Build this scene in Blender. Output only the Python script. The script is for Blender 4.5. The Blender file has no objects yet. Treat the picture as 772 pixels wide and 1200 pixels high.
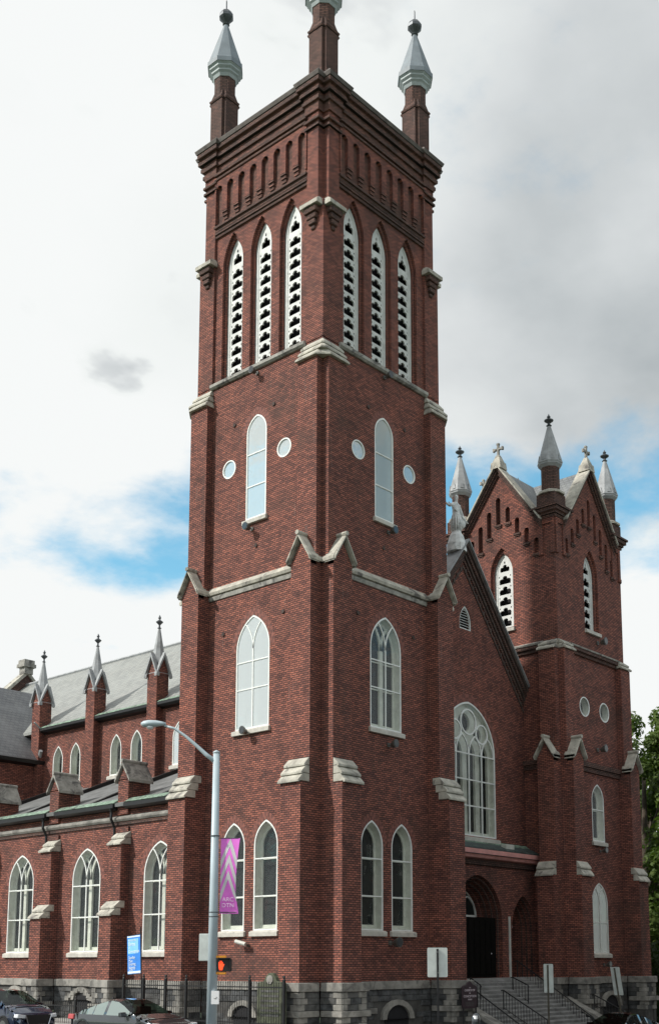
import bpy, bmesh, math, random
from mathutils import Vector, Matrix
from mathutils.geometry import tessellate_polygon
R = math.radians
SC = bpy.context.scene
COL = SC.collection
random.seed(7)

# ------------------------------------------------------------ camera, sky, sun, exposure
cam_d = bpy.data.cameras.new('camera'); cam = bpy.data.objects.new('camera', cam_d); COL.objects.link(cam)
FPX, PPX, PPY, IW, IH = 1363.5, 430.7, 913.8, 772.0, 1200.0
yaw, pit = R(41.026), R(8.873)
cam.location = (-33.237, -31.364, 2.396)
cam.rotation_euler = (math.pi/2 + pit, R(0.1), yaw - math.pi/2)
cam_d.sensor_fit = 'VERTICAL'; cam_d.sensor_height = 36.0
cam_d.lens = 36.0 * FPX / IH
cam_d.shift_x = (IW/2 - PPX) / IH
cam_d.shift_y = (PPY - IH/2) / IH
cam_d.clip_start = 0.1; cam_d.clip_end = 6000
SC.camera = cam
SC.view_settings.view_transform = 'Standard'; SC.view_settings.look = 'None'
SC.view_settings.exposure = 0.0; SC.view_settings.gamma = 1.0

SUN_DIR = Vector((-1.0, 0.62, 0.98)).normalized()      # towards the sun
sun_el = math.asin(SUN_DIR.z); sun_az = math.atan2(SUN_DIR.x, SUN_DIR.y)
sd = bpy.data.lights.new('sun', 'SUN'); sd.energy = 4.3; sd.angle = R(2.5); sd.color = (1.0, .95, .88)
so = bpy.data.objects.new('sun', sd); COL.objects.link(so)
so.rotation_euler = (-SUN_DIR).to_track_quat('-Z', 'Y').to_euler(); so.location = (-30, 20, 60)

class NT:
    def __init__(s, nt): s.nt = nt; s.n = nt.nodes; s.l = nt.links
    def new(s, t, **k):
        n = s.n.new(t)
        for a, b in k.items(): setattr(n, a, b)
        return n
    def set(s, sock, v):
        if v is None: return
        if isinstance(v, bpy.types.NodeSocket): s.l.new(v, sock)
        else: sock.default_value = v
    def math(s, op, a, b=None, clamp=False):
        n = s.new('ShaderNodeMath', operation=op); n.use_clamp = clamp
        s.set(n.inputs[0], a)
        if b is not None: s.set(n.inputs[1], b)
        return n.outputs[0]
    def mix(s, f, a, b, bt='MIX'):
        n = s.new('ShaderNodeMixRGB', blend_type=bt)
        s.set(n.inputs[0], f); s.set(n.inputs[1], a); s.set(n.inputs[2], b); return n.outputs[0]
    def ramp(s, v, stops):
        n = s.new('ShaderNodeValToRGB'); el = n.color_ramp.elements
        while len(el) < len(stops): el.new(0.5)
        for e, (p, c) in zip(el, stops):
            e.position = p; e.color = c if len(c) == 4 else (*c, 1)
        s.set(n.inputs[0], v); return n.outputs[0]
    def noise(s, vec, scale, detail=4, rough=.5, dist=0.0):
        n = s.new('ShaderNodeTexNoise'); s.set(n.inputs['Vector'], vec)
        n.inputs['Scale'].default_value = scale; n.inputs['Detail'].default_value = detail
        n.inputs['Roughness'].default_value = rough; n.inputs['Distortion'].default_value = dist
        return n.outputs[0]
    def mr(s, v, a, b, c=0.0, d=1.0, smooth=True):
        n = s.new('ShaderNodeMapRange'); n.clamp = True
        if smooth: n.interpolation_type = 'SMOOTHSTEP'
        s.set(n.inputs[0], v)
        for i, q in enumerate((a, b, c, d)): n.inputs[i+1].default_value = q
        return n.outputs[0]

world = bpy.data.worlds.new('World'); SC.world = world; world.use_nodes = True
w = NT(world.node_tree); w.n.clear()
wo = w.new('ShaderNodeOutputWorld'); bgs = w.new('ShaderNodeBackground'); bgc = w.new('ShaderNodeBackground')
sky = w.new('ShaderNodeTexSky', sky_type='NISHITA'); sky.sun_disc = False
sky.sun_elevation = sun_el; sky.sun_rotation = sun_az; sky.altitude = 100; sky.air_density = 1.0; sky.ozone_density = 2.5; sky.dust_density = .3
w.set(bgs.inputs[0], w.mix(1.0, sky.outputs[0], (1.1, 1.62, 1.38, 1), 'MULTIPLY')); bgs.inputs[1].default_value = 0.15
tc = w.new('ShaderNodeTexCoord'); dirv = tc.outputs['Generated']
sx = w.new('ShaderNodeSeparateXYZ'); w.set(sx.inputs[0], dirv)
zc = w.math('MAXIMUM', sx.outputs[2], 0.0)
den = w.math('ADD', zc, 0.22)
cx = w.new('ShaderNodeCombineXYZ')
w.set(cx.inputs[0], w.math('DIVIDE', sx.outputs[0], den)); w.set(cx.inputs[1], w.math('DIVIDE', sx.outputs[1], den))
cx.inputs[2].default_value = 3.1
cv = cx.outputs[0]
big = w.noise(cv, 1.25, 6, .54, .1)
fine = w.noise(cv, 4.2, 10, .62, .1)
band = w.math('MULTIPLY', w.mr(sx.outputs[2], .285, .33), w.mr(sx.outputs[2], .47, .37))     # thin cover low over the houses
cover = w.math('ADD', w.math('MULTIPLY', big, .75), w.math('MULTIPLY', fine, .35))
cover = w.math('SUBTRACT', cover, w.math('MULTIPLY', band, .17))
cmask = w.mr(cover, .35, .50)
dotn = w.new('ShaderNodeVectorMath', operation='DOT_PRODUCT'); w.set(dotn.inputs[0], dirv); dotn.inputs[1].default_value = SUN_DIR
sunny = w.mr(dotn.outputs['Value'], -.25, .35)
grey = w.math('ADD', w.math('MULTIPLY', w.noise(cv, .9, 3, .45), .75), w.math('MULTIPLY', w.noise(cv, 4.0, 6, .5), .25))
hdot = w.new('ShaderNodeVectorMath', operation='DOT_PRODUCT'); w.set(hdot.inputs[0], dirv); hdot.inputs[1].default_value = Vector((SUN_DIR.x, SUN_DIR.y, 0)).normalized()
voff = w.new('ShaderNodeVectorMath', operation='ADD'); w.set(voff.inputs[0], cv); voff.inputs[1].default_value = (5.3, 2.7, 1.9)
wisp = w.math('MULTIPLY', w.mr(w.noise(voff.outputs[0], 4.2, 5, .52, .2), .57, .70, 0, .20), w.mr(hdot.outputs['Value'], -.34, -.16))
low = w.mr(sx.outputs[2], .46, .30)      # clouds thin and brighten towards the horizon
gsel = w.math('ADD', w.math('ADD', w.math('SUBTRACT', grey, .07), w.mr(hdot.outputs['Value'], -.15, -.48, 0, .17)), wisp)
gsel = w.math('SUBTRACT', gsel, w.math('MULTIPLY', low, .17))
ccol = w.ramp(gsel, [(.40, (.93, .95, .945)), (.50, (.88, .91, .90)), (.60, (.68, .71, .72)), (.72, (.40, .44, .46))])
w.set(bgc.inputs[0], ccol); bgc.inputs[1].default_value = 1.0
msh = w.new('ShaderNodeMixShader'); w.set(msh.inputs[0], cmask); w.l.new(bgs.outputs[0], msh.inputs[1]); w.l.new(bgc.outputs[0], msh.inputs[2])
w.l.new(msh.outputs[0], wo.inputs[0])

# ------------------------------------------------------------ materials
M = {}
def mat(name, col, rough=.7, metal=0.0, var=.15, nscale=3.0, bump=0.0, bscale=30, spec=.5, emit=None, estr=1.0, dirt=None, alpha=None, coat=0):
    m = bpy.data.materials.new(name); m.use_nodes = True; t = NT(m.node_tree)
    b = t.n['Principled BSDF']; b.inputs['Roughness'].default_value = rough; b.inputs['Metallic'].default_value = metal
    b.inputs['Specular IOR Level'].default_value = spec
    if coat: b.inputs['Coat Weight'].default_value = coat; b.inputs['Coat Roughness'].default_value = .04
    g = t.new('ShaderNodeNewGeometry').outputs['Position']
    n = t.noise(g, nscale, 6, .6)
    lo = tuple(max(0, c*(1-var*1.6)) for c in col); hi = tuple(min(1, c*(1+var)) for c in col)
    c = t.ramp(n, [(.3, lo), (.7, hi)])
    if dirt:
        dn = t.noise(g, dirt[1], 8, .65, .8); c = t.mix(t.mr(dn, dirt[2], dirt[2]+.16), c, (*dirt[0], 1))
    t.set(b.inputs['Base Color'], c)
    if bump:
        bn = t.new('ShaderNodeBump'); bn.inputs['Strength'].default_value = bump; bn.inputs['Distance'].default_value = .02
        t.set(bn.inputs['Height'], t.noise(g, bscale, 5, .6)); t.l.new(bn.outputs[0], b.inputs['Normal'])
    if emit: b.inputs['Emission Color'].default_value = (*emit, 1); b.inputs['Emission Strength'].default_value = estr
    M[name] = m; return m

def brick_mat(name, c1, c2, mortar, rw=.215, rh=.078, stain=.5, scale_dirt=.35, soot=(.045, .035, .032)):
    m = bpy.data.materials.new(name); m.use_nodes = True; t = NT(m.node_tree); b = t.n['Principled BSDF']
    b.inputs['Roughness'].default_value = .86; b.inputs['Specular IOR Level'].default_value = .25
    ge = t.new('ShaderNodeNewGeometry'); sp = t.new('ShaderNodeSeparateXYZ'); t.l.new(ge.outputs['Position'], sp.inputs[0])
    sn = t.new('ShaderNodeSeparateXYZ'); t.l.new(ge.outputs['True Normal'], sn.inputs[0])
    ax = t.math('ABSOLUTE', sn.outputs[0]); ay = t.math('ABSOLUTE', sn.outputs[1])
    side = t.math('GREATER_THAN', ax, ay)
    u = t.math('ADD', t.math('MULTIPLY', side, sp.outputs[1]), t.math('MULTIPLY', t.math('SUBTRACT', 1.0, side), sp.outputs[0]))
    cb = t.new('ShaderNodeCombineXYZ'); t.set(cb.inputs[0], u); t.set(cb.inputs[1], sp.outputs[2])
    bt = t.new('ShaderNodeTexBrick'); t.l.new(cb.outputs[0], bt.inputs['Vector'])
    bt.inputs['Scale'].default_value = 1; bt.inputs['Brick Width'].default_value = rw; bt.inputs['Row Height'].default_value = rh
    bt.inputs['Mortar Size'].default_value = .017; bt.inputs['Mortar Smooth'].default_value = .3; bt.inputs['Bias'].default_value = -.05
    bt.inputs['Color1'].default_value = (*c1, 1); bt.inputs['Color2'].default_value = (*c2, 1); bt.inputs['Mortar'].default_value = (*mortar, 1)
    P = ge.outputs['Position']
    n1 = t.noise(P, scale_dirt, 8, .62, .4); n2 = t.noise(P, 11.0, 3, .7)
    mp = t.new('ShaderNodeMapping'); mp.inputs['Scale'].default_value = (2.6, 2.6, .16); t.l.new(P, mp.inputs[0])
    n3 = t.noise(mp.outputs[0], 1.0, 6, .6)
    c = t.mix(t.mr(n2, .3, .7, 0, .5), bt.outputs['Color'], t.mix(1.0, bt.outputs['Color'], (.55, .5, .5, 1), 'MULTIPLY'))
    c = t.mix(t.mr(n1, .5, .74, 0, stain), c, (*soot, 1))
    c = t.mix(t.mr(n3, .56, .74, 0, stain*.8), c, (*soot, 1))
    c = t.mix(t.mr(n1, .28, .42, .35, 0), c, t.mix(1.0, c, (1.45, 1.25, 1.15, 1), 'MULTIPLY'))
    n4 = t.noise(P, 1.1, 5, .6, .3); n5 = t.noise(mp.outputs[0], 3.0, 4, .6)
    c = t.mix(t.mr(n4, .36, .5, .45, 0), c, t.mix(1.0, c, (1.35, 1.28, 1.2, 1), 'MULTIPLY'))
    c = t.mix(t.mr(n4, .54, .66, 0, .5), c, t.mix(1.0, c, (.62, .66, .68, 1), 'MULTIPLY'))
    c = t.mix(t.mr(n5, .62, .74, 0, .22), c, (.30, .26, .235, 1))
    t.set(b.inputs['Base Color'], c)
    bp = t.new('ShaderNodeBump'); bp.inputs['Strength'].default_value = .6; bp.inputs['Distance'].default_value = .012
    t.set(bp.inputs['Height'], t.math('ADD', t.math('MULTIPLY', bt.outputs['Fac'], -1.0), t.math('MULTIPLY', n2, .5))); t.l.new(bp.outputs[0], b.inputs['Normal'])
    M[name] = m; return m

def slate_mat(name, c1, c2, ux, rw=.3, rh=.2):
    m = bpy.data.materials.new(name); m.use_nodes = True; t = NT(m.node_tree); b = t.n['Principled BSDF']
    b.inputs['Roughness'].default_value = .5
    ge = t.new('ShaderNodeNewGeometry'); sp = t.new('ShaderNodeSeparateXYZ'); t.l.new(ge.outputs['Position'], sp.inputs[0])
    cb = t.new('ShaderNodeCombineXYZ'); t.set(cb.inputs[0], sp.outputs[ux]); t.set(cb.inputs[1], sp.outputs[2])
    bt = t.new('ShaderNodeTexBrick'); t.l.new(cb.outputs[0], bt.inputs['Vector']); bt.inputs['Scale'].default_value = 1
    bt.inputs['Brick Width'].default_value = rw; bt.inputs['Row Height'].default_value = rh; bt.inputs['Mortar Size'].default_value = .012
    bt.inputs['Color1'].default_value = (*c1, 1); bt.inputs['Color2'].default_value = (*c2, 1); bt.inputs['Mortar'].default_value = (*[q*.35 for q in c1], 1)
    n = t.noise(ge.outputs['Position'], .8, 6, .6)
    c = t.mix(t.mr(n, .4, .7, 0, .4), bt.outputs['Color'], (*[q*1.5 for q in c2], 1))
    t.set(b.inputs['Base Color'], c)
    bp = t.new('ShaderNodeBump'); bp.inputs['Strength'].default_value = .6; bp.inputs['Distance'].default_value = .02
    t.set(bp.inputs['Height'], t.math('MULTIPLY', bt.outputs['Fac'], -1.0)); t.l.new(bp.outputs[0], b.inputs['Normal'])
    M[name] = m

def glass_mat(name, gloss, col=(.9, .95, .97), tint=(1, 1, 1), diff=0.0, dcol=(.8, .85, .88), rough=.03):
    m = bpy.data.materials.new(name); m.use_nodes = True; t = NT(m.node_tree); t.n.clear()
    o = t.new('ShaderNodeOutputMaterial'); tr = t.new('ShaderNodeBsdfTransparent'); tr.inputs[0].default_value = (*tint, 1)
    gl = t.new('ShaderNodeBsdfGlossy'); gl.inputs[0].default_value = (*col, 1); gl.inputs['Roughness'].default_value = rough
    ge = t.new('ShaderNodeNewGeometry'); bp = t.new('ShaderNodeBump'); bp.inputs['Strength'].default_value = .12; bp.inputs['Distance'].default_value = .05
    t.set(bp.inputs['Height'], t.noise(ge.outputs['Position'], 1.7, 2, .5)); t.l.new(bp.outputs[0], gl.inputs['Normal'])
    mx = t.new('ShaderNodeMixShader'); mx.inputs[0].default_value = gloss; t.l.new(tr.outputs[0], mx.inputs[1]); t.l.new(gl.outputs[0], mx.inputs[2]); out = mx.outputs[0]
    if diff:
        df = t.new('ShaderNodeBsdfDiffuse'); df.inputs[0].default_value = (*dcol, 1); m2 = t.new('ShaderNodeMixShader')
        m2.inputs[0].default_value = diff; t.l.new(out, m2.inputs[1]); t.l.new(df.outputs[0], m2.inputs[2]); out = m2.outputs[0]
    t.l.new(out, o.inputs[0]); M[name] = m

brick_mat('brick', (.375, .140, .100), (.155, .065, .055), (.040, .031, .030), rw=.25, rh=.088, stain=.55, soot=(.062, .044, .038))
brick_mat('brick_dark', (.19, .105, .085), (.10, .062, .053), (.03, .025, .023), rw=.25, rh=.088, stain=.6)
brick_mat('brick_weathered', (.27, .125, .095), (.12, .068, .056), (.04, .03, .028), rw=.25, rh=.088, stain=.65)
mat('voussoir_a', (.24, .09, .068), .85, var=.3, nscale=8); mat('voussoir_b', (.15, .06, .048), .85, var=.3, nscale=8)
mat('brick_black', (.075, .052, .045), .9, var=.3, nscale=4)
mat('stone', (.45, .43, .37), .85, var=.25, nscale=2.5, bump=.5, dirt=((.14, .13, .12), 1.7, .52))
mat('stone_dirty', (.33, .32, .29), .85, var=.25, nscale=3, bump=.3, dirt=((.11, .105, .1), 1.6, .48))
mat('stone_dirty_dark', (.13, .115, .105), .85, var=.3)
mat('stone_plinth', (.27, .26, .235), .85, var=.3, nscale=2, bump=.5, dirt=((.13, .125, .115), 1.2, .5))
mat('stone_dark', (.075, .078, .08), .8, var=.5, nscale=3, bump=.8, bscale=12)
mat('stone_mid', (.095, .095, .092), .8, var=.4, nscale=3, bump=.7, bscale=12)
mat('mortar', (.07, .068, .064), .9, var=.3)
mat('sill_stone', (.52, .5, .45), .8, var=.15, bump=.2, dirt=((.2, .19, .18), 2, .58))
mat('white_paint', (.78, .80, .77), .5, var=.06, dirt=((.45, .45, .42), 3, .62))
mat('reveal_paint', (.56, .585, .51), .6, var=.1, dirt=((.3, .3, .26), 2, .6))
mat('louver_white', (.63, .65, .63), .6, var=.12, dirt=((.4, .4, .38), 4, .62))
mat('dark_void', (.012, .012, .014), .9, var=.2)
mat('black_metal', (.012, .012, .013), .45, metal=.2, var=.2)
mat('spire_metal', (.19, .225, .25), .6, metal=0.0, var=.12, nscale=2, dirt=((.12, .145, .16), 1.5, .55))
mat('spire_metal_pale', (.36, .41, .41), .6, metal=0.0, var=.12, nscale=2)
mat('zinc', (.33, .345, .355), .65, metal=0.0, var=.2, nscale=2, dirt=((.25, .255, .26), 2, .58))
mat('finial_iron', (.10, .11, .12), .5, metal=.5, var=.2)
mat('copper_green', (.20, .29, .22), .7, var=.4, nscale=5, dirt=((.05, .055, .05), 3, .5))
mat('copper_pink', (.75, .36, .33), .5, var=.15, nscale=2, dirt=((.4, .12, .1), 2.5, .6))
mat('roof_lead', (.15, .155, .155), .75, var=.25, nscale=1.2, dirt=((.08, .09, .08), 2, .55))
mat('porch_roof', (.06, .085, .08), .6, var=.4, nscale=3)
mat('door_wood', (.006, .0055, .005), .9, var=.3, nscale=6, spec=.1)
mat('galv', (.42, .50, .54), .5, metal=.05, var=.07, nscale=1.5)
mat('sign_back', (.60, .64, .61), .5, metal=.1, var=.1)
mat('post_brown', (.10, .09, .07), .7, metal=.2, var=.2)
mat('magenta', (.80, .18, .70), .7, var=.08); mat('banner_grey', (.62, .60, .62), .7, var=.06)
mat('banner_letters', (.74, .55, .74), .7, var=.05)
mat('banner_blue', (.03, .23, .72), .6, var=.12); mat('banner_sky', (.22, .55, .85), .6, var=.1); mat('letters', (.70, .82, .92), .6, var=.02)
mat('signal_orange', (.75, .30, .02), .5, var=.1); mat('hand_red', (.6, .05, .01), .5, var=.02, emit=(1, .07, .015), estr=1.3)
mat('maroon', (.035, .018, .026), .4, var=.2); mat('board_letters', (.55, .48, .52), .5, var=.05)
mat('statue_stone', (.74, .76, .76), .8, var=.15, nscale=3, dirt=((.35, .36, .36), 4, .55))
mat('moss_stone', (.085, .095, .06), .9, var=.35, nscale=4, bump=.4)
mat('paper', (.8, .8, .8), .6, var=.03)
mat('step_stone', (.20, .20, .195), .85, var=.25, nscale=1.5, bump=.2, dirt=((.15, .15, .15), 1, .5))
mat('concrete', (.33, .32, .30), .9, var=.15, nscale=1, bump=.2); mat('asphalt', (.05, .05, .052), .9, var=.3, nscale=4, bump=.3)
mat('line_paint', (.7, .7, .68), .7, var=.1); mat('grass', (.05, .085, .025), .95, var=.4, nscale=3)
mat('car_navy', (.012, .022, .055), .2, metal=.4, var=.02, coat=1); mat('car_black', (.012, .013, .015), .2, metal=.3, var=.02, coat=1)
mat('car_grey', (.055, .062, .07), .18, metal=.5, var=.02, coat=1)
mat('car_silver', (.32, .37, .42), .25, metal=.6, var=.02, coat=1)
mat('car_trim', (.01, .01, .01), .5, var=.1); mat('chrome', (.6, .6, .62), .15, metal=1, var=.02); mat('tyre', (.015, .015, .015), .9, var=.1)
mat('tail_red', (.45, .03, .03), .2, var=.02, coat=1); mat('lens_dark', (.05, .055, .06), .15, var=.1)
mat('lamp_clear', (.7, .72, .75), .1, var=.02, coat=1)
mat('floodlight_grey', (.10, .095, .085), .5, var=.2); mat('camera_white', (.55, .55, .5), .5, var=.1)
mat('bark', (.07, .055, .04), .95, var=.3, nscale=5); mat('clapboard', (.22, .25, .29), .8, var=.1)
slate_mat('slate_pale', (.30, .31, .29), (.22, .23, .22), 1); slate_mat('slate_dark', (.10, .105, .115), (.14, .145, .15), 0)
slate_mat('slate_tower_x', (.13, .14, .15), (.19, .2, .2), 1); slate_mat('slate_tower_y', (.13, .14, .15), (.19, .2, .2), 0)
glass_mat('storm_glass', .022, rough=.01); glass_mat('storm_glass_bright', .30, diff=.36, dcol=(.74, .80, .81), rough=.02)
glass_mat('storm_glass_milky', .12, diff=.32, dcol=(.74, .76, .70))
glass_mat('car_glass_pale', .25, diff=.3, dcol=(.5, .62, .58), tint=(.4, .5, .45))  # pale diffuse share paints a bright reflection into the sedan's side windows
glass_mat('car_glass', .06, tint=(.3, .36, .33))
def leaded():
    m = bpy.data.materials.new('leaded_glass'); m.use_nodes = True; t = NT(m.node_tree); b = t.n['Principled BSDF']
    ge = t.new('ShaderNodeNewGeometry'); sp = t.new('ShaderNodeSeparateXYZ'); t.l.new(ge.outputs['Position'], sp.inputs[0])
    h = t.math('ADD', sp.outputs[0], sp.outputs[1])
    def line(a): return t.math('LESS_THAN', t.math('ABSOLUTE', t.math('SUBTRACT', t.math('FRACT', t.math('MULTIPLY', a, 4.2)), .5)), .06)
    l = t.math('MAXIMUM', line(t.math('ADD', h, t.math('MULTIPLY', sp.outputs[2], .62))), line(t.math('SUBTRACT', h, t.math('MULTIPLY', sp.outputs[2], .62))))
    n = t.noise(ge.outputs['Position'], 2.2, 3, .5)
    c = t.ramp(n, [(.35, (.008, .010, .012)), (.6, (.02, .026, .024)), (.75, (.035, .02, .02))])
    t.set(b.inputs['Base Color'], t.mix(l, c, (.022, .024, .023, 1))); b.inputs['Roughness'].default_value = .35; b.inputs['Specular IOR Level'].default_value = .18
    M['leaded_glass'] = m
leaded()
def leaf_mat(name, c1, c2):
    m = bpy.data.materials.new(name); m.use_nodes = True; t = NT(m.node_tree); b = t.n['Principled BSDF']
    ge = t.new('ShaderNodeNewGeometry'); n = t.noise(ge.outputs['Position'], 1.1, 4, .6)
    c = t.mix(ge.outputs['Random Per Island'], (*c1, 1), (*c2, 1)); c = t.mix(t.mr(n, .35, .65, 0, .5), c, (*[q*.6 for q in c1], 1))
    t.set(b.inputs['Base Color'], c); b.inputs['Roughness'].default_value = .6; b.inputs['Specular IOR Level'].default_value = .3
    tl = t.new('ShaderNodeBsdfTranslucent'); t.set(tl.inputs[0], t.mix(1.0, c, (1.3, 1.5, .7, 1), 'MULTIPLY')); mx = t.new('ShaderNodeMixShader'); mx.inputs[0].default_value = .35
    t.l.new(b.outputs[0], mx.inputs[1]); t.l.new(tl.outputs[0], mx.inputs[2]); t.l.new(mx.outputs[0], t.n['Material Output'].inputs[0])
    M[name] = m
leaf_mat('leaves', (.06, .11, .022), (.13, .18, .04)); leaf_mat('leaves_dark', (.02, .04, .012), (.04, .065, .02))

# ------------------------------------------------------------ mesh helpers
def tagp(o, **k):
    for a, b in k.items(): o[a] = b
    return o
def empty(name, loc, label, category, group=None, rz=0):
    o = bpy.data.objects.new(name, None); COL.objects.link(o); o.location = loc; o.rotation_euler = (0, 0, rz)
    o['label'] = label; o['category'] = category
    if group: o['group'] = group
    return o
class MB:
    def __init__(s): s.v = []; s.f = []; s.m = []; s.sm = False
    def add(s, vs, fs, mi=0):
        b = len(s.v); s.v += [tuple(q) for q in vs]; s.f += [tuple(b+i for i in f) for f in fs]; s.m += [mi]*len(fs); return s
    def box(s, x0, x1, y0, y1, z0, z1, mi=0):
        return s.add([(x0, y0, z0), (x1, y0, z0), (x1, y1, z0), (x0, y1, z0), (x0, y0, z1), (x1, y0, z1), (x1, y1, z1), (x0, y1, z1)],
                     [(3, 2, 1, 0), (4, 5, 6, 7), (0, 1, 5, 4), (1, 2, 6, 5), (2, 3, 7, 6), (3, 0, 4, 7)], mi)
    def loft(s, rings, mi=0, caps=True, closed=True):
        n = len(rings[0]); vs = [p for r in rings for p in r]; fs = []
        for k in range(len(rings)-1):
            for i in range(n if closed else n-1):
                j = (i+1) % n; fs.append((k*n+i, k*n+j, (k+1)*n+j, (k+1)*n+i))
        if caps:
            for off, r in ((0, rings[0]), ((len(rings)-1)*n, rings[-1])):
                for t in tessellate_polygon([[Vector(p) for p in r]]): fs.append(tuple(off+i for i in t))
        return s.add(vs, fs, mi)
    def tube(s, pts, r, n=8, mi=0):
        pts = [Vector(p) for p in pts]; rings = []
        rs = r if isinstance(r, (list, tuple)) else [r]*len(pts)
        for i, p in enumerate(pts):
            d = (pts[min(i+1, len(pts)-1)] - pts[max(i-1, 0)]).normalized()
            a = d.orthogonal().normalized() if abs(d.z) > .95 else d.cross(Vector((0, 0, 1))).normalized(); b = d.cross(a)
            if abs(d.z) > .95: a = Vector((1, 0, 0)); b = Vector((0, 1, 0))
            rings.append([p + (a*math.cos(2*math.pi*k/n) + b*math.sin(2*math.pi*k/n))*rs[i] for k in range(n)])
        return s.loft(rings, mi)
    def lathe(s, c, prof, n=8, rot=0, mi=0, sx=1, sy=1):
        rings = [[(c[0]+r*math.cos(rot+2*math.pi*k/n)*sx, c[1]+r*math.sin(rot+2*math.pi*k/n)*sy, c[2]+z) for k in range(n)] for r, z in prof]
        return s.loft(rings, mi)
    def build(s, name, mats, parent=None, bevel=0, smooth=False, **props):
        me = bpy.data.meshes.new(name); me.from_pydata(s.v, [], s.f)
        if not isinstance(mats, (list, tuple)): mats = [mats]
        for q in mats: me.materials.append(M[q])
        if len(mats) > 1: me.polygons.foreach_set('material_index', s.m)
        bm = bmesh.new(); bm.from_mesh(me); bmesh.ops.recalc_face_normals(bm, faces=bm.faces); bm.to_mesh(me); bm.free()
        if smooth: me.polygons.foreach_set('use_smooth', [True]*len(me.polygons))
        o = bpy.data.objects.new(name, me); COL.objects.link(o)
        if parent: o.parent = parent; o.matrix_parent_inverse = world_inv(parent)
        if bevel:
            md = o.modifiers.new('bevel', 'BEVEL'); md.width = bevel; md.segments = 1; md.limit_method = 'ANGLE'
        for a, b in props.items(): o[a] = b
        return o
def wmat(o):
    m = o.matrix_basis.copy()
    if o.parent: m = wmat(o.parent) @ o.matrix_parent_inverse @ m
    return m
def world_inv(o): return wmat(o).inverted()

# local wall frames: (u along the wall, v = height, d = outward)
def FM(k, ox, oy, wd):
    if k == 0: return lambda u, v, d=0: (ox-d, oy+u, v)
    if k == 1: return lambda u, v, d=0: (ox+u, oy-d, v)
    if k == 2: return lambda u, v, d=0: (ox+wd+d, oy+u, v)
    return lambda u, v, d=0: (ox+u, oy+wd+d, v)
ROT = {0: -math.pi/2, 1: 0, 2: math.pi/2, 3: math.pi}
def arch(c, wd, z0, zs, za, n=9):
    a = wd/2; h = za-zs; r = (a*a+h*h)/(2*a); pts = [(c-a, z0), (c+a, z0)]
    th = math.atan2(h, r-a)
    for i in range(n+1):
        t = th*i/n; pts.append((c+a-r+r*math.cos(t), zs+r*math.sin(t)))
    for i in range(n-1, -1, -1):
        t = th*i/n; pts.append((c-a+r-r*math.cos(t), zs+r*math.sin(t)))
    return pts
def circ(c, z, r, n=24, ry=None): return [(c+r*math.cos(2*math.pi*i/n), z+(ry or r)*math.sin(2*math.pi*i/n)) for i in range(n)]
def panel(mb, P, outline, holes, d, mi=0):
    loops = [outline]+holes; flat = [p for l in loops for p in l]
    tris = tessellate_polygon([[Vector((p[0], p[1], 0)) for p in l] for l in loops])
    mb.add([P(u, v, d) for u, v in flat], tris, mi)
def orders(mb, P, seq, mi=0):
    n = len(seq[0][0])
    vs = [P(u, v, d) for c, d in seq for u, v in c]
    fs = [(k*n+i, k*n+(i+1) % n, (k+1)*n+(i+1) % n, (k+1)*n+i) for k in range(len(seq)-1) for i in range(n)]
    mb.add(vs, fs, mi)
def extr(mb, P, poly, d0, d1, mi=0): mb.loft([[P(u, v, d0) for u, v in poly], [P(u, v, d1) for u, v in poly]], mi)
def ring(mb, P, co, ci, d0, d1, mi=0):   # band between two contours, extruded
    orders(mb, P, [(ci, d0), (ci, d1), (co, d1), (co, d0), (ci, d0)], mi)
def bar(mb, P, path, wd, d0, d1, mi=0):
    L = []; Rr = []
    for i, p in enumerate(path):
        a = Vector(path[max(i-1, 0)]); b = Vector(path[min(i+1, len(path)-1)]); t = (b-a).normalized(); n = Vector((-t.y, t.x))*wd/2
        L.append((p[0]+n.x, p[1]+n.y)); Rr.append((p[0]-n.x, p[1]-n.y))
    m = len(path); vs = [P(*L[i], d) for d in (d0, d1) for i in range(m)] + [P(*Rr[i], d) for d in (d0, d1) for i in range(m)]
    fs = []
    for i in range(m-1):
        a, b, c, e = i, m+i, 2*m+i, 3*m+i
        fs += [(b, b+1, e+1, e), (a, a+1, b+1, b), (c, c+1, e+1, e), (a, a+1, c+1, c)]
    fs += [(0, m, 3*m, 2*m), (m-1, 2*m-1, 4*m-1, 3*m-1)]
    mb.add(vs, fs, mi)
def pbox(mb, P, u0, u1, v0, v1, d0, d1, mi=0): extr(mb, P, [(u0, v0), (u1, v0), (u1, v1), (u0, v1)], d0, d1, mi)

# shared bevelled block, scaled per stone
def unit_block():
    bm = bmesh.new(); bmesh.ops.create_cube(bm, size=1.0)
    bmesh.ops.bevel(bm, geom=bm.edges[:], offset=.06, segments=1, affect='EDGES')
    for v in bm.verts:
        v.co += Vector([random.uniform(-.012, .012) for _ in range(3)])
    out = {}
    for m in ('stone_plinth', 'stone_dark', 'stone_mid', 'step_stone'):
        me = bpy.data.meshes.new('block'); bm.to_mesh(me); me.materials.append(M[m]); out[m] = me
    bm.free(); return out
BLK = unit_block()
def block(name, m, center, size, rz, parent):
    o = bpy.data.objects.new(name, BLK[m]); COL.objects.link(o)
    o.parent = parent; o.matrix_parent_inverse = world_inv(parent)
    o.location = center; o.scale = size; o.rotation_euler = (0, 0, rz); return o

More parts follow.
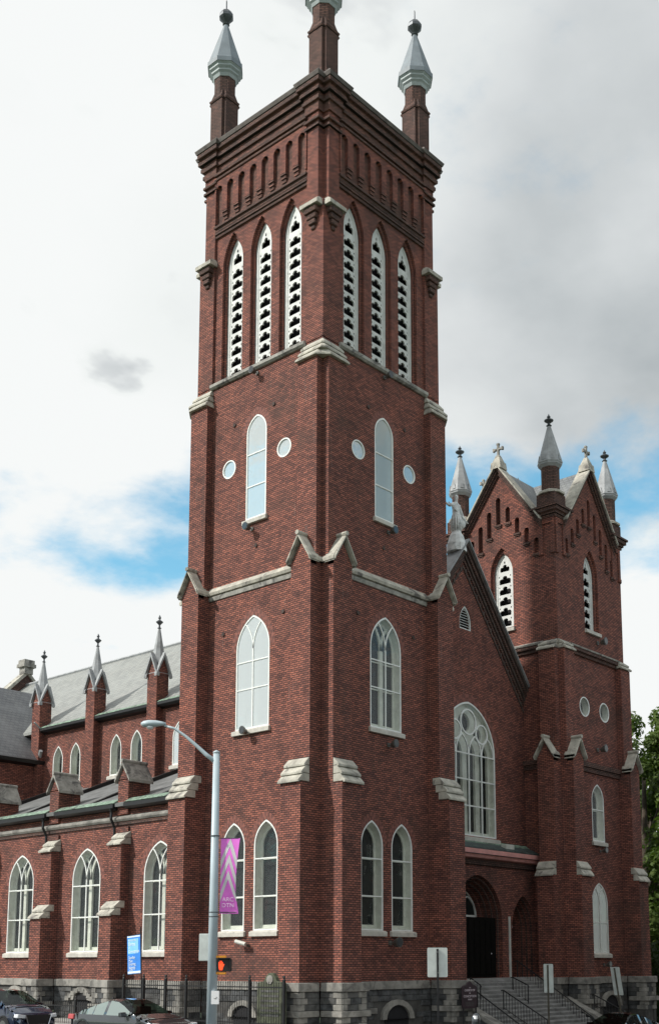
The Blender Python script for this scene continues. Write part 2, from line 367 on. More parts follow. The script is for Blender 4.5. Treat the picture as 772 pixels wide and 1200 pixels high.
def plinth(parent, path, openings=(), ztop=1.6, zbot=-1.7, e=.14):
    """stone base along an open plan path (wall on the left hand side when walking with outward normal to the right)"""
    P2 = [Vector(p) for p in path]; off = []
    for i, p in enumerate(P2):
        ns = []
        if i > 0: t = (p-P2[i-1]).normalized(); ns.append(Vector((t.y, -t.x)))
        if i < len(P2)-1: t = (P2[i+1]-p).normalized(); ns.append(Vector((t.y, -t.x)))
        n = ns[0] if len(ns) == 1 else ns[0]+ns[1]
        off.append(p+n*e)
    core = MB()
    for i in range(len(off)-1):
        a, b = off[i], off[i+1]; t = (b-a).normalized(); n = Vector((t.y, -t.x)); L = (b-a).length; rz = math.atan2(t.y, t.x)
        n_in = -n*.3; q = -n*.03
        core.loft([[(*(a+q), z), (*(b+q), z), (*(b+n_in), z), (*(a+n_in), z)] for z in (zbot, ztop-.02)])
        conc0 = i > 0 and (off[i]-off[i-1]).cross(b-a) < 0; conc1 = i < len(off)-2 and (b-a).cross(off[i+2]-b) < 0
        def place(name, m, s0, s1, z0, z1, out, dep=.3):
            if s1-s0 < .05: return
            c = a + t*((s0+s1)/2) + n*(out-dep/2)
            for (j, oc, wd, zt) in openings:
                if j == i and s0 < oc+wd/2 and s1 > oc-wd/2 and z0 < zt: return
            block(name, m, (c.x, c.y, (z0+z1)/2), (s1-s0-.012, dep, z1-z0-.012), rz, parent)
        for nm, z0, z1, out in (('band_stone', 1.25, ztop, .09), ('band_stone', .30, .54, .13)):
            x0, x1 = (-out if not conc0 else out), (L+out if not conc1 else L-out)
            k = max(1, round((x1-x0)/1.7)); 
            for q_ in range(k): place(nm, 'stone_plinth', x0+(x1-x0)*q_/k, x0+(x1-x0)*(q_+1)/k, z0, z1, out+random.uniform(-.004, .004), .35)
        if L < .5: continue
        for (zz, rows) in (((.54, 1.25), 3), ((-.15, .30), 2)):
            rh = (zz[1]-zz[0])/rows
            for r_ in range(rows):
                z0 = zz[0]+r_*rh; s = 0.0; e0, e1 = 0.0, L
                if not conc0:
                    qd = .46 if r_ % 2 else .30
                    if L > .9: place('quoin_stone', 'stone_plinth', 0, qd, z0, z0+rh, .03); e0 = qd
                if L > .9 and not conc1:
                    qd = .30 if r_ % 2 else .46
                    place('quoin_stone', 'stone_plinth', L-qd, L, z0, z0+rh, .03); e1 = L-qd
                s = e0
                while s < e1-.05:
                    ln = random.uniform(.45, 1.05); s2 = e1 if e1-s-ln < .35 else s+ln
                    place('rubble_stone', random.choice(('stone_dark', 'stone_dark', 'stone_dark', 'stone_mid', 'stone_mid')), s, s2, z0, z0+rh, random.uniform(-.01, .025)); s = s2
        for (j, oc, wd, zt) in openings:
            if j == i:
                def PP(u, v, d, a=a, t=t, n=n): p = a+t*u+n*d; return (p.x, p.y, v)
                r0 = wd/2; z_s = zt-r0*.62
                am = MB(); ri = circ(oc, z_s, r0*.72, 20, r0*.55); ro = circ(oc, z_s, r0*.99, 20, r0*.62+.14)
                ring(am, PP, ro[:11]+[ro[10]], ri[:11]+[ri[10]], -.1, .12); am.build('basement_arch', 'stone_plinth', parent)
                bm_ = MB(); extr(bm_, PP, [(oc-r0*.72, zbot+.2), (oc+r0*.72, zbot+.2)]+ri[:11], -.02, .012); bm_.build('basement_opening', 'dark_void', parent)
    core.build('plinth_backing', 'mortar', parent)

# ------------------------------------------------------------ windows
def vring(parent, P, c, wd, zs, za, t=.3, d=.0045, n=15):
    mb = MB(); ci = arch(c, wd, zs, zs, za, n)[2:]; co = arch(c, wd+2*t, zs, zs, za+t*1.12, n)[2:]
    for i in range(len(ci)-1):
        for k, (f0, f1) in enumerate(((.0, .5), (.5, 1.0))):
            def L(a, b, f): return (a[0]+(b[0]-a[0])*f, a[1]+(b[1]-a[1])*f)
            q = [L(ci[i], co[i], f0), L(ci[i+1], co[i+1], f0), L(ci[i+1], co[i+1], f1), L(ci[i], co[i], f1)]
            mb.add([P(u, v, d) for u, v in q], [(0, 1, 2, 3)], (i+k) % 2)
    return mb.build('brick_arch', ['voussoir_a', 'voussoir_b'], parent)
def pane_box(P, poly, d0, d1, name, m, parent):
    mb = MB(); extr(mb, P, poly, d0, d1); return mb.build(name, m, parent)
def window(parent, P, c, wd, z0, zs, za, transoms=(), tracery=None, glass='storm_glass', inner=True, depth=.32, sill=True, ringw=.3, lights=2, name='window'):
    co = arch(c, wd, z0, zs, za); ci = arch(c, wd-.13, z0+.065, zs, za-.085)
    mb = MB(); ring(mb, P, co, ci, -.07, -.004)
    a = wd/2; h = za-zs; r = (a*a+h*h)/(2*a)
    for z in transoms: bar(mb, P, [(c-a+.05, z), (c+a-.05, z)], .05, -.06, -.006)
    if tracery == 'Y':
        bar(mb, P, [(c, z0+.05), (c, zs)], .06, -.06, -.008)
        th = math.acos((r-a/2)/r)
        for s in (-1, 1): bar(mb, P, [(c+s*(-r+r*math.cos(th*i/8)), zs+r*math.sin(th*i/8)) for i in range(9)], .05, -.06, -.008)
    win = mb.build(name, 'white_paint', parent)
    pane_box(P, ci, -.045, -.035, 'storm_pane', glass, win)
    rv = MB(); ri = arch(c, wd-.14, z0+.07, zs, za-.09); ri2 = arch(c, wd-.2, z0+.12, zs, za-.13)
    orders(rv, P, [(ri, -.06), (ri2, -depth)]); rv.build('reveal', 'reveal_paint', win)
    if inner:
        ib = MB(); rj = arch(c, wd-.42, z0+.24, zs, za-.3); ring(ib, P, ri2, rj, -depth-.06, -depth)
        if tracery == 'Y':
            bar(ib, P, [(c, z0+.1), (c, zs)], .24, -depth-.05, -depth+.05)
            for s in (-1, 1): bar(ib, P, [(c+s*(-r+r*math.cos(th*i/8)), zs+r*math.sin(th*i/8)) for i in range(9)], .12, -depth-.05, -depth+.03)
        for z in transoms: bar(ib, P, [(c-a+.1, z), (c+a-.1, z)], .05, -depth-.05, -depth+.01)
        ib.build('inner_frame', 'reveal_paint', win)
    pane_box(P, ri2, -depth-.08, -depth-.055, 'leaded_pane', 'leaded_glass', win)
    if sill:
        sb = MB(); u0, u1 = c-a-.12, c+a+.12
        prof = [(-.1, z0-.24), (.13, z0-.24), (.13, z0-.06), (-.0, z0-.003), (-.1, z0-.003)]
        sb.loft([[P(u, v, d) for d, v in prof] for u in (u0, u1)]); sb.build('sill', 'sill_stone', win, bevel=.01)
    if ringw: vring(win, P, c, wd, zs, za, ringw)
    return win
def oculus(parent, P, c, z, r, glass, ryf=1.0):
    co = circ(c, z, r, 28, r*ryf); ci = circ(c, z, r-.06, 28, (r-.06)*ryf); mb = MB(); ring(mb, P, co, ci, -.08, .006); wn = mb.build('round_window', 'white_paint', parent)
    pane_box(P, ci, -.05, -.04, 'storm_pane', glass, wn)
    rv = MB(); orders(rv, P, [(ci, -.06), (ci, -.4)]); rv.build('reveal', 'reveal_paint', wn)
    pane_box(P, ci, -.43, -.40, 'leaded_pane', 'leaded_glass', wn); return wn
def trefoil(k=1.0):
    pts = [(-.27, -.20), (.27, -.20), (.28, -.06)]
    pts += [(.17+.11*math.cos(t), -.01+.10*math.sin(t)) for t in (0, .6, 1.2, 1.9)]
    pts += [(0+.115*math.cos(t), .125+.105*math.sin(t)) for t in (-.5, 0, .6, 1.2, 1.57, 2.0, 2.6, 3.14, 3.64)]
    pts += [(-.17+.11*math.cos(t), -.01+.10*math.sin(t)) for t in (1.25, 1.95, 2.6, 3.14)]
    pts += [(-.28, -.06)]
    return [(x*k, y) for x, y in pts]
_tile = {}
def tile_mesh(tw, ph):
    key = (tw, ph)
    if key in _tile: return _tile[key]
    P = lambda u, v, d=0: (u, -d, v)
    mb = MB(); k = tw/.72; out = [(-tw/2, -ph/2), (tw/2, -ph/2), (tw/2, ph/2), (-tw/2, ph/2)]
    tf = [(x, y*ph/.56) for x, y in trefoil(k)]
    sq = [[(s*.27*k+dx, ph*.36+dy) for dx, dy in ((-.03, -.045), (.03, -.045), (.03, .045), (-.03, .045))] for s in (-1, 1)]
    for d in (0, -.07): panel(mb, P, out, [tf]+sq, d)
    for c in [tf, out]+sq: orders(mb, P, [(c, 0), (c, -.07)])
    o = mb.build('tracery_tile', 'louver_white'); me = o.data; bpy.data.objects.remove(o); _tile[key] = me; return me
def louver_window(parent, P, k, c, wd, z0, zs, za, d, pitch=.56, sill=False):
    co = arch(c, wd, z0, zs, za); fr = .145
    ci = arch(c, wd-2*fr, z0+.05, zs, za-.16)
    mb = MB(); ring(mb, P, co, ci, d-.12, d)
    win = mb.build('louvered_window', 'louver_white', parent)
    tw = wd-2*fr; n = int((zs-z0)/pitch); ph = (zs-z0-.05)/n; me = tile_mesh(round(tw, 3), round(ph, 3))
    for i in range(n):
        o = bpy.data.objects.new('tracery_tile', me); COL.objects.link(o); o.parent = win
        o.location = P(c, z0+.05+ph*(i+.5), d-.03); o.rotation_euler = (0, 0, ROT[k])
    hd = MB(); hc = arch(c, wd-2*fr, zs, zs, za-.16)[2:]; h = za-.16-zs
    tf = [(c+x*tw/.72*.8, zs+.36*h+y*.9*h) for x, y in trefoil()]; oc = circ(c, zs+h*.68, .05, 8, .08)
    for dd in (d-.03, d-.1): panel(hd, P, hc, [tf, oc] , dd)
    orders(hd, P, [(tf, d-.03), (tf, d-.1)]); hd.build('tracery_head', 'louver_white', win)
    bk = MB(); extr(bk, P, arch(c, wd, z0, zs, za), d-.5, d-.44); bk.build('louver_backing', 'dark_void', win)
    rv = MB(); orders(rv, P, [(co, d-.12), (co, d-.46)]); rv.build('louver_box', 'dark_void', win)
    return win

def capstones(parent, P, u0, u1, d_out, d_in, z0, z1, n=3, m='stone', ov=.06):
    for i in range(n):
        f0, f1 = i/n, (i+1)/n; da = d_out+.07+(d_in-d_out)*f0; db = d_out+(d_in-d_out)*f1; za = z0+(z1-z0)*f0; zb = z0+(z1-z0)*f1
        bk = max(-.05, da-(d_out-d_in)-.10) if d_in > .1 else -.05
        prof = [(bk, za+.05), (da-.05, za+.05), (da-.05, za), (da+.05, za), (da+.05, za+.09), (db+.02, zb+.03), (bk, zb+.03)]; o2 = ov*(1-.15*i); mb = MB()
        mb.loft([[P(u, v, d) for d, v in prof] for u in (u0+(.012 if u0 < .01 else -o2), u1+o2)])
        mb.build('capstone', m, parent, bevel=.012)

def gablet(parent, P, u0, u1, ze, za, d0, d1, m='stone', bname='gablet_wall'):
    """small gable on a buttress: brick triangle and two sloped coping stones with a ridge roll"""
    c = (u0+u1)/2; mb = MB(); extr(mb, P, [(u0, ze-.15), (u1, ze-.15), (u1, ze), (c, za-.1), (u0, ze)], d0, d1); mb.build(bname, 'brick', parent)
    for s in (-1, 1):
        e = c+s*(c-u0+.1); cb = MB()
        for w_, dd in ((.15, d1+.13), (.09, d1+.20)):
            off = 0 if w_ > .1 else .055
            p0 = (e, ze-.06+off); p1 = (c, za+.02+off)
            cb.loft([[P(p0[0], p0[1], d), P(p0[0], p0[1]+w_*1.5, d), P(p1[0], p1[1]+w_*1.3, d), P(p1[0], p1[1], d)] for d in (d0-.1, dd)])
        cb.build('gablet_coping', m, parent, bevel=.01)
    rr = MB(); q = P(c, za+.22, d0-.05); q2 = P(c, za+.22, d1+.24); rr.tube([q, q2], .10, 8); rr.build('ridge_roll', m, parent)

def rail_profile(mb, P, u0, u1, prof): mb.loft([[P(u, v, d) for d, v in prof] for u in (u0, u1)])

# ------------------------------------------------------------ BELL TOWER
T = empty('bell_tower', (0, 0, 0), 'tall square red brick corner tower with trefoil belfry louvres and metal pinnacles', 'bell tower')
Wt = 8.0; bw = 1.12
FA = [FM(k, 0, 0, Wt) for k in range(4)]
for k in range(4):
    P = FA[k]; mb = MB(); full = k in (0, 1)
    holes = []
    if full:
        A1 = [arch(3.09, 1.40, 3.65, 7.15, 8.2), arch(5.04, 1.40, 3.65, 7.15, 8.2), arch(4.03, 2.05, 12.15, 15.65, 17.12), arch(3.97, 1.27, 21.5, 25.45, 26.28)]
        O = [circ(2.25, 24.2, .43, 28), circ(5.72, 24.2, .43, 28)]; holes = A1+O
        for c in holes: orders(mb, P, [(c, 0), (c, -.075)])
    panel(mb, P, [(0, 1.4), (Wt, 1.4), (Wt, 28.55), (0, 28.55)], holes, 0)
    # belfry wall with three openings
    bh = [arch(c, 1.36, 28.72, 34.3, 35.95) for c in (2.1, 3.97, 5.84)]; bi = [arch(c, 1.16, 28.72, 34.3, 35.72) for c in (2.1, 3.97, 5.84)]
    panel(mb, P, [(1.0, 28.5), (7.0, 28.5), (7.0, 39.3), (1.0, 39.3)], bh, -.12)
    for a_, b_ in zip(bh, bi): orders(mb, P, [(a_, -.12), (a_, -.27), (b_, -.27), (b_, -.55)])
    mb.build('brick_wall', 'brick', T)
    if full:
        window(T, P, 3.09, 1.40, 3.65, 7.15, 8.2, (5.05, 6.6)); window(T, P, 5.04, 1.40, 3.65, 7.15, 8.2, (5.05, 6.6))
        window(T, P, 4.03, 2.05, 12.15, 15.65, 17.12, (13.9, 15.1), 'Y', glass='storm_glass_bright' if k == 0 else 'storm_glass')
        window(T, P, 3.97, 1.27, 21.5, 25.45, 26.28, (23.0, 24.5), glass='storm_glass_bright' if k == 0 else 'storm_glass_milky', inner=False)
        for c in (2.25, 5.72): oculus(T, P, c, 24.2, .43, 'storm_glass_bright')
    for c in (2.1, 3.97, 5.84): louver_window(T, P, k, c, 1.16, 28.72, 34.28, 35.70, -.38, pitch=.51)
    # belfry sill string
    sb = MB(); rail_profile(sb, P, 1.0, 7.0, [(-.5, 28.38), (.08, 28.38), (.16, 28.46), (.16, 28.6), (-.5, 28.74)]); sb.build('belfry_sill', 'stone_dirty', T)
    # string course between buttress gablets
    sb = MB()
    rail_profile(sb, P, bw+.05, Wt-bw-.05, [(-.05, 18.45), (.13, 18.50), (.17, 18.62), (.02, 18.84), (-.05, 18.84)]); sb.build('string_course', 'stone', T)
    sb = MB(); rail_profile(sb, P, bw+.02, Wt-bw-.02, [(-.05, 18.24), (.05, 18.26), (.08, 18.44), (-.05, 18.446)]); sb.build('string_course_lower', 'stone_dirty', T)
    # buttresses
    for u0 in (0, Wt-bw):
        u1 = u0+bw; bb = MB(); pbox(bb, P, u0, u1, 1.3, 9.35, -.1, 1.15); pbox(bb, P, u0, u1, 9.35, 18.5, -.1, .65); pbox(bb, P, u0, u1, 18.5, 27.5, -.1, .35)
        bb.build('buttress', 'brick', T)
        capstones(T, P, u0, u1, 1.15, .65, 9.33, 10.33)
        gablet(T, P, u0, u1, 18.5, 19.5, .33, .66)
        for ua, ub in ((u0-.13, u0+.002), (u1-.002, u1+.13)):
            q = MB(); q.loft([[P(u, v, d) for u, v in ((ua, 18.5), (ub, 18.5), (ub, 18.74), ((ua+ub)/2, 18.74), (ua, 18.64))] for d in (-.03, .78)]) if ua < u0 else q.loft([[P(u, v, d) for u, v in ((ua, 18.5), (ub, 18.5), (ub, 18.64), ((ua+ub)/2, 18.74), (ua, 18.74))] for d in (-.03, .78)])
            q.build('string_return', 'stone', T)
    for (u0, u1) in ((0.02, 0.02),): pass
    # console stones at the foot of the frieze pilasters
    for u0, u1 in ((.1, 1.05), (Wt-1.05, Wt-.1)):
        cb = MB(); c = (u0+u1)/2
        cb.loft([[P(u, v, d) for u, v in ((u0-.05, 34.62), (u1+.05, 34.62), (u1+.05, 34.8), (u0-.05, 34.8))] for d in (-.1, .36)])
        cb.loft([[P(u, 34.8, d) for u, d in ((u0-.05, -.1), (u1+.05, -.1), (u1+.05, .36), (u0-.05, .36))], [P(u, 35.0, d) for u, d in ((u0+.05, -.1), (u1-.05, -.1), (u1-.05, .1), (u0+.05, .1))]])
        cs = cb.build('console', 'stone', T)
        cc = MB()
        for j, (hw, dd, za, zb) in enumerate(((.36, .28, 34.35, 34.62), (.27, .2, 34.1, 34.35), (.2, .16, 33.85, 34.1), (.12, .08, 33.65, 33.85))):
            pbox(cc, P, c-hw, c+hw, za, zb-.004, -.05, dd)
        cc.build('console_corbel', 'brick_dark', cs, bevel=.03)
    # frieze: corbel table with niches
    fz = MB(); n = 8; sp = .775; c0 = 4.0-sp*3.5
    top, bot, tw = 38.95, 37.25, .43
    comb = [(7.0, top), (1.0, top), (1.0, bot-.5)]
    edge = 1.0
    for i in range(n):
        c = c0+sp*i
        comb += [(c-tw/2, bot-.5 if i == 0 else bot), (c-tw/2, 38.42)]
        comb += [(c-tw/2*math.cos(t), 38.42+tw/2*math.sin(t)) for t in (.5, 1.05, 1.57, 2.09, 2.64)]
        comb += [(c+tw/2, 38.42), (c+tw/2, bot if i < n-1 else bot-.5)]
    comb += [(7.0, bot-.5)]
    extr(fz, P, comb, -.13, .06)
    fz.build('corbel_table', 'brick', T)
    bk = MB(); pbox(bk, P, 1.0, 7.0, 36.62, 38.95, -.14, -.1); bk.build('niche_backing', 'brick_weathered', T)
    for i in range(n-1):
        c = c0+sp*(i+.5); cb = MB()
        for j in range(4):
            hw = .17-.022*j; pbox(cb, P, c-hw, c+hw, bot-.17*(j+1)+.06, bot-.17*j-.004, -.1, .05-.035*j)
            pbox(cb, P, c-hw+.03, c+hw-.03, bot-.17*(j+1), bot-.17*(j+1)+.056, -.1, .0-.035*j)
        cb.build('corbel', 'brick_weathered', T)
    for (za, zb, dd, m) in ((36.05, 36.2, -.03, 'brick_dark'), (36.2, 36.3, .03, 'brick_dark'), (36.36, 36.5, .0, 'brick_dark'), (36.5, 36.62, .08, 'brick_dark'), (38.95, 39.05, .12, 'brick_dark'), (39.05, 39.18, -.02, 'brick_weathered'), (39.18, 39.3, .14, 'brick_dark')):
        b_ = MB(); pbox(b_, P, 1.003, 6.997, za, zb-.003, -.12, dd); b_.build('brick_band', m, T)

nq = .33
def corner_plan(e, w_=Wt, n=nq, pw=1.0, back=.12):
    pts = []
    q = [(back-e, pw+e), (-e, pw+e), (-e, n-e*.9), (n-e*.9, n-e*.9), (n-e*.9, -e), (pw+e, -e), (pw+e, back-e)]
    tr = [lambda x, y: (x, y), lambda x, y: (w_-y, x), lambda x, y: (w_-x, w_-y), lambda x, y: (y, w_-x)]
    for f in tr: pts += [f(x, y) for x, y in q]
    return pts
def stack(mb, levels):
    zf = lambda z: 39.3+(z-39.3)*1.37
    for (e0, e1, z0, z1) in [(a, b, zf(c), zf(d)) for a, b, c, d in levels]: mb.loft([[(x, y, z0) for x, y in corner_plan(e0)], [(x, y, z1) for x, y in corner_plan(e1)]])
for sx_, sy_ in ((0, 0), (1, 0), (0, 1), (1, 1)):
    def tr(x, y): return (Wt-x if sx_ else x, Wt-y if sy_ else y)
    pm = MB(); pm.loft([[(*tr(x, y), z) for x, y in ((0, 0), (1.0, 0), (1.0, 1.0), (0, 1.0))] for z in (28.5, 34.9)])
    pm.loft([[(*tr(x, y), z) for x, y in ((0, nq), (nq, nq), (nq, 0), (1.0, 0), (1.0, 1.0), (0, 1.0))] for z in (34.9, 39.3)]); pm.build('corner_pier', 'brick', T)
for lv, m, nm in (([(.10, .10, 38.55, 38.66)], 'brick_dark', 'pier_band'), ([(.12, .12, 38.86, 38.97)], 'brick_dark', 'pier_band'), ([(.08, .08, 39.3, 39.62), ], 'brick_weathered', 'cornice_wall'),
                  ([(.18, .18, 39.62, 39.74)], 'brick_dark', 'cornice_course'), ([(.12, .12, 39.743, 39.9)], 'brick_weathered', 'cornice_course'), ([(.26, .26, 39.903, 40.02)], 'brick_dark', 'cornice_course'),
                  ([(.22, .22, 40.023, 40.14)], 'brick_weathered', 'cornice_course'), ([(.36, .36, 40.143, 40.3)], 'brick_dark', 'cornice_course'), ([(.40, .46, 40.303, 40.42), (.46, .12, 40.42, 40.72)], 'stone_dirty_dark', 'cornice_cap')):
    if nm == 'pier_band':
        for sx_, sy_ in ((0, 0), (1, 0), (0, 1), (1, 1)):
            def tr(x, y): return (Wt-x if sx_ else x, Wt-y if sy_ else y)
            b_ = MB(); e = lv[0][0]; n_ = nq-e
            b_.loft([[(*tr(x, y), z) for x, y in ((-e, n_), (n_, n_), (n_, -e), (1.0+e, -e), (1.0+e, 1.0), (1.0, 1.0+e), (-e, 1.0+e))] for z in (lv[0][2], lv[0][3])]); b_.build(nm, m, T)
    else:
        b_ = MB(); stack(b_, lv); b_.build(nm, m, T)
# stage three caps
for sx_, sy_ in ((0, 0), (1, 0), (0, 1), (1, 1)):
    def tr(x, y): return (Wt-x if sx_ else x, Wt-y if sy_ else y)
    for i in range(3):
        d0, d1 = .50-.15*i, .28-.14*i; z0, z1 = 27.5+.3*i, 27.82+.3*i
        def pl(d, o): return [(-d, 1.16-o), (-d, .0 if i == 0 else -d*.6), (.0 if i == 0 else -d*.6, -d), (1.16-o, -d), (1.16-o, .5), (.5, 1.16-o)]
        b_ = MB(); b_.loft([[(*tr(x, y), z0) for x, y in pl(d0, .02*i)], [(*tr(x, y), z0+.08) for x, y in pl(d0, .02*i)], [(*tr(x, y), z1) for x, y in pl(max(d1, .01), .02*i+.08)]])
        b_.build('capstone', 'stone', T, bevel=.01)
mb = MB(); mb.box(.4, 7.6, .4, 7.6, 40.7, 41.27); mb.build('flat_roof', 'roof_lead', T)
# pinnacles
for (x, y) in ((.7, .7), (.7, 7.3), (7.3, .7), (7.3, 7.3)):
    mb = MB(); s = .53; nn = .14
    sq = [(-s, -s+nn), (-s+nn, -s+nn), (-s+nn, -s), (s-nn, -s), (s-nn, -s+nn), (s, -s+nn), (s, s-nn), (s-nn, s-nn), (s-nn, s), (-s+nn, s), (-s+nn, s-nn), (-s, s-nn)]
    mb.loft([[(x+a, y+b, z) for a, b in sq] for z in (40.5, 43.62)]); mb.loft([[(x+a*k_, y+b*k_, z) for a, b in sq] for k_, z in ((1.0, 43.74), (.72, 44.25))])
    mb.lathe((x, y, 0), [(.53, 43.5), (.53, 45.05)], 8, math.pi/8)
    pn = mb.build('pinnacle', 'brick_dark', T)
    gc = MB(); gc.loft([[(x+a*k_, y+b*k_, z) for a, b in sq] for k_, z in ((1.05, 43.56), (1.12, 43.62), (1.12, 43.68), (1.0, 43.76))])
    gc.build('shaft_cap', 'brick_dark', pn)
    sp_ = MB(); sp_.lathe((x, y, 0), [(.56, 44.85), (.62, 45.0), (.70, 45.08), (.70, 45.16), (.80, 45.26), (.80, 45.34), (.88, 45.42)], 8, math.pi/8); sp_.build('spire_moulding', 'spire_metal_pale', pn)
    sp_ = MB(); sp_.lathe((x, y, 0), [(.90, 45.424), (.90, 45.66), (.84, 45.72), (.10, 48.05)], 8, math.pi/8); sp_.build('spire', 'spire_metal', pn)
    fi = MB(); fi.lathe((x, y, 48.0), [(.10, 0), (.18, .06), (.12, .14), (.30, .34), (.36, .42), (.36, .56), (.26, .74), (.1, .84), (.04, .9), (.035, 1.35), (.01, 1.45)], 8, math.pi/8); fi.build('finial', 'finial_iron', pn)
plinth(T, [(0, 9), (0, 8)][:0] + [(-1.15, 8.0), (-1.15, 6.88), (0, 6.88), (0, 1.12), (-1.15, 1.12), (-1.15, 0), (0, 0), (0, -1.15), (1.12, -1.15), (1.12, 0), (6.88, 0), (6.88, -1.15), (8.0, -1.15), (8.0, .6)],
       openings=((2, 2.62, 1.7, .70), (9, 3.2, 2.1, .70)))

# ------------------------------------------------------------ GABLED TOWER
BX, BW = 18.05, 7.0
G = empty('gabled_tower', (BX, 0, 0), 'shorter square brick tower with four stone-capped gables, slot niches and crosses', 'church tower')
FB = [FM(k, BX, 0, BW) for k in range(4)]
pb = 1.0
for k in range(4):
    P = FB[k]; mb = MB(); front = k == 1; holes = []
    if front:
        ws = [arch(3.47, 1.66, 2.8, 5.35, 6.5), arch(3.6, 1.28, 8.7, 10.9, 11.8)]; oc = [circ(2.53, 15.9, .52, 28, .55), circ(4.62, 15.9, .52, 28, .55)]
        holes = ws+oc
        for c in holes: orders(mb, P, [(c, 0), (c, -.075)])
    lo = arch(3.6 if front else 3.45, 1.5, 20.35, 23.5, 24.95); li = arch(3.6 if front else 3.45, 1.26, 20.35, 23.5, 24.7)
    slots = []
    far = [(3.6, 27.9, 26.3), (4.22, 27.2, 25.65), (4.82, 26.5, 24.95), (5.42, 25.8, 24.25), (6.02, 25.05, 24.0), (2.98, 27.2, 26.3), (2.38, 26.45, 25.55), (1.78, 25.72, 24.85), (1.18, 25.0, 24.1)]
    for (u, zt, zb) in far:
        sw = .30; slots.append([(u-sw/2, zb), (u+sw/2, zb), (u+sw/2, zt-.15)]+[(u+sw/2*math.cos(t), zt-.15+sw/2*math.sin(t)) for t in (.52, 1.05, 1.57, 2.09, 2.62)]+[(u-sw/2, zt-.15)])
    outline = [(0, 1.4), (BW, 1.4), (BW, 25.9), (6.1, 25.9), (3.5, 29.5), (.9, 25.9), (0, 25.9)]
    panel(mb, P, outline, holes+[lo]+slots, 0)
    orders(mb, P, [(lo, 0), (lo, -.15), (li, -.15), (li, -.45)])
    for s in slots: orders(mb, P, [(s, 0), (s, -.22)]); panel(mb, P, s, [], -.22)
    extr(mb, P, [(.9, 25.5), (6.1, 25.5), (3.5, 29.45)], -.6, -.3)
    mb.build('brick_wall', 'brick', G)
    cb = MB()
    for (u, zt, zb) in far:
        pbox(cb, P, u-.22, u+.2, zb-.12, zb-.003, -.02, .09); pbox(cb, P, u-.17, u+.12, zb-.2, zb-.123, -.02, .05)
    cb.build('niche_corbels', 'brick_dark', G, kind='stuff')
    if front:
        window(G, P, 3.47, 1.66, 2.8, 5.35, 6.5, (4.4,), 'Y', glass='storm_glass_milky')
        window(G, P, 3.6, 1.28, 8.7, 10.9, 11.8, (10.4,), glass='storm_glass')
        for c in (2.53, 4.62): oculus(G, P, c, 15.9, .52, 'storm_glass', 1.05)
    louver_window(G, P, k, 3.6 if front else 3.45, 1.26, 20.4, 23.48, 24.68, -.28, .52)
    sb = MB(); cc = 3.6 if front else 3.45; rail_profile(sb, P, cc-.8, cc+.8, [(-.3, 20.1), (.14, 20.1), (.14, 20.28), (-.3, 20.4)]); sb.build('sill', 'sill_stone', G)
    # rakes: stepped brick mouldings and stone coping
    for s in (-1, 1):
        for (off, wd, dd, m, nm) in ((-.34, .20, .10, 'brick_dark', 'rake_moulding'), (-.14, .17, .20, 'brick_dark', 'rake_moulding'), (.03, .16, .28, 'brick_black', 'rake_moulding'), (.19, .13, .36, 'stone', 'gable_coping')):
            q = MB(); e0 = 3.5+s*2.75; v0 = 25.7+off; v1 = 29.5+off+.02
            q.loft([[P(e0, v0, d), P(e0, v0+wd, d), P(3.5, v1+wd, d), P(3.5, v1, d)] for d in (-.45, dd)]); q.build(nm, m, G)
    # upper string
    for (a_, b_, dd, m) in ((18.62, 18.8, .12, 'brick_dark'), (18.8, 18.98, .24, 'brick_dark')):
        q = MB(); pbox(q, P, 1.0, 6.0, a_, b_-.003, -.05, dd); q.build('string_course', m, G)
    q = MB(); rail_profile(q, P, .9, 6.1, [(-.05, 18.98), (.28, 18.98), (.3, 19.06), (-.02, 19.22)]); q.build('string_coping', 'stone_dirty', G)
    for (a_, b_, dd) in ((12.35, 12.6, .1), (12.6, 12.85, .18)):
        q = MB(); pbox(q, P, 1.05, 5.95, a_, b_-.003, -.05, dd); q.build('string_course', 'brick_dark', G)
    for u0 in (0, BW-1.0):
        u1 = u0+1.0; bb = MB(); pbox(bb, P, u0, u1, 1.3, 6.7, -.1, pb); pbox(bb, P, u0, u1, 6.7, 12.7, -.1, .72); pbox(bb, P, u0, u1, 12.7, 18.6, -.1, .36)
        bb.build('buttress', 'brick', G)
        capstones(G, P, u0, u1, pb, .72, 6.65, 7.38, 2)
        gablet(G, P, u0, u1, 12.75, 13.65, .34, .73)
        capstones(G, P, u0, u1, .36, .04, 18.6, 19.12, 2)
        # pilaster slots under the corner block
        pp = MB(); 
        for a_, b_ in ((u0+.02, u0+.22), (u0+.72, u0+.94)): pbox(pp, P, a_, b_, 24.1, 25.9, -.05, .07)
        pbox(pp, P, u0+.22, u0+.72, 25.6, 25.9, -.05, .065)
        for a_ in (u0+.0, u0+.70): pbox(pp, P, a_, a_+.26, 23.9, 24.097, -.05, .1)
        pp.build('pilaster_strip', 'brick', G)
def square_stack(parent, cx_, cy_, levels, m, nm):
    b_ = MB()
    for h0, h1, z0, z1 in levels: b_.loft([[(cx_+sx_*h, cy_+sy_*h, z) for sx_, sy_ in ((-1, -1), (1, -1), (1, 1), (-1, 1))] for h, z in ((h0, z0), (h1, z1))])
    return b_.build(nm, m, parent)
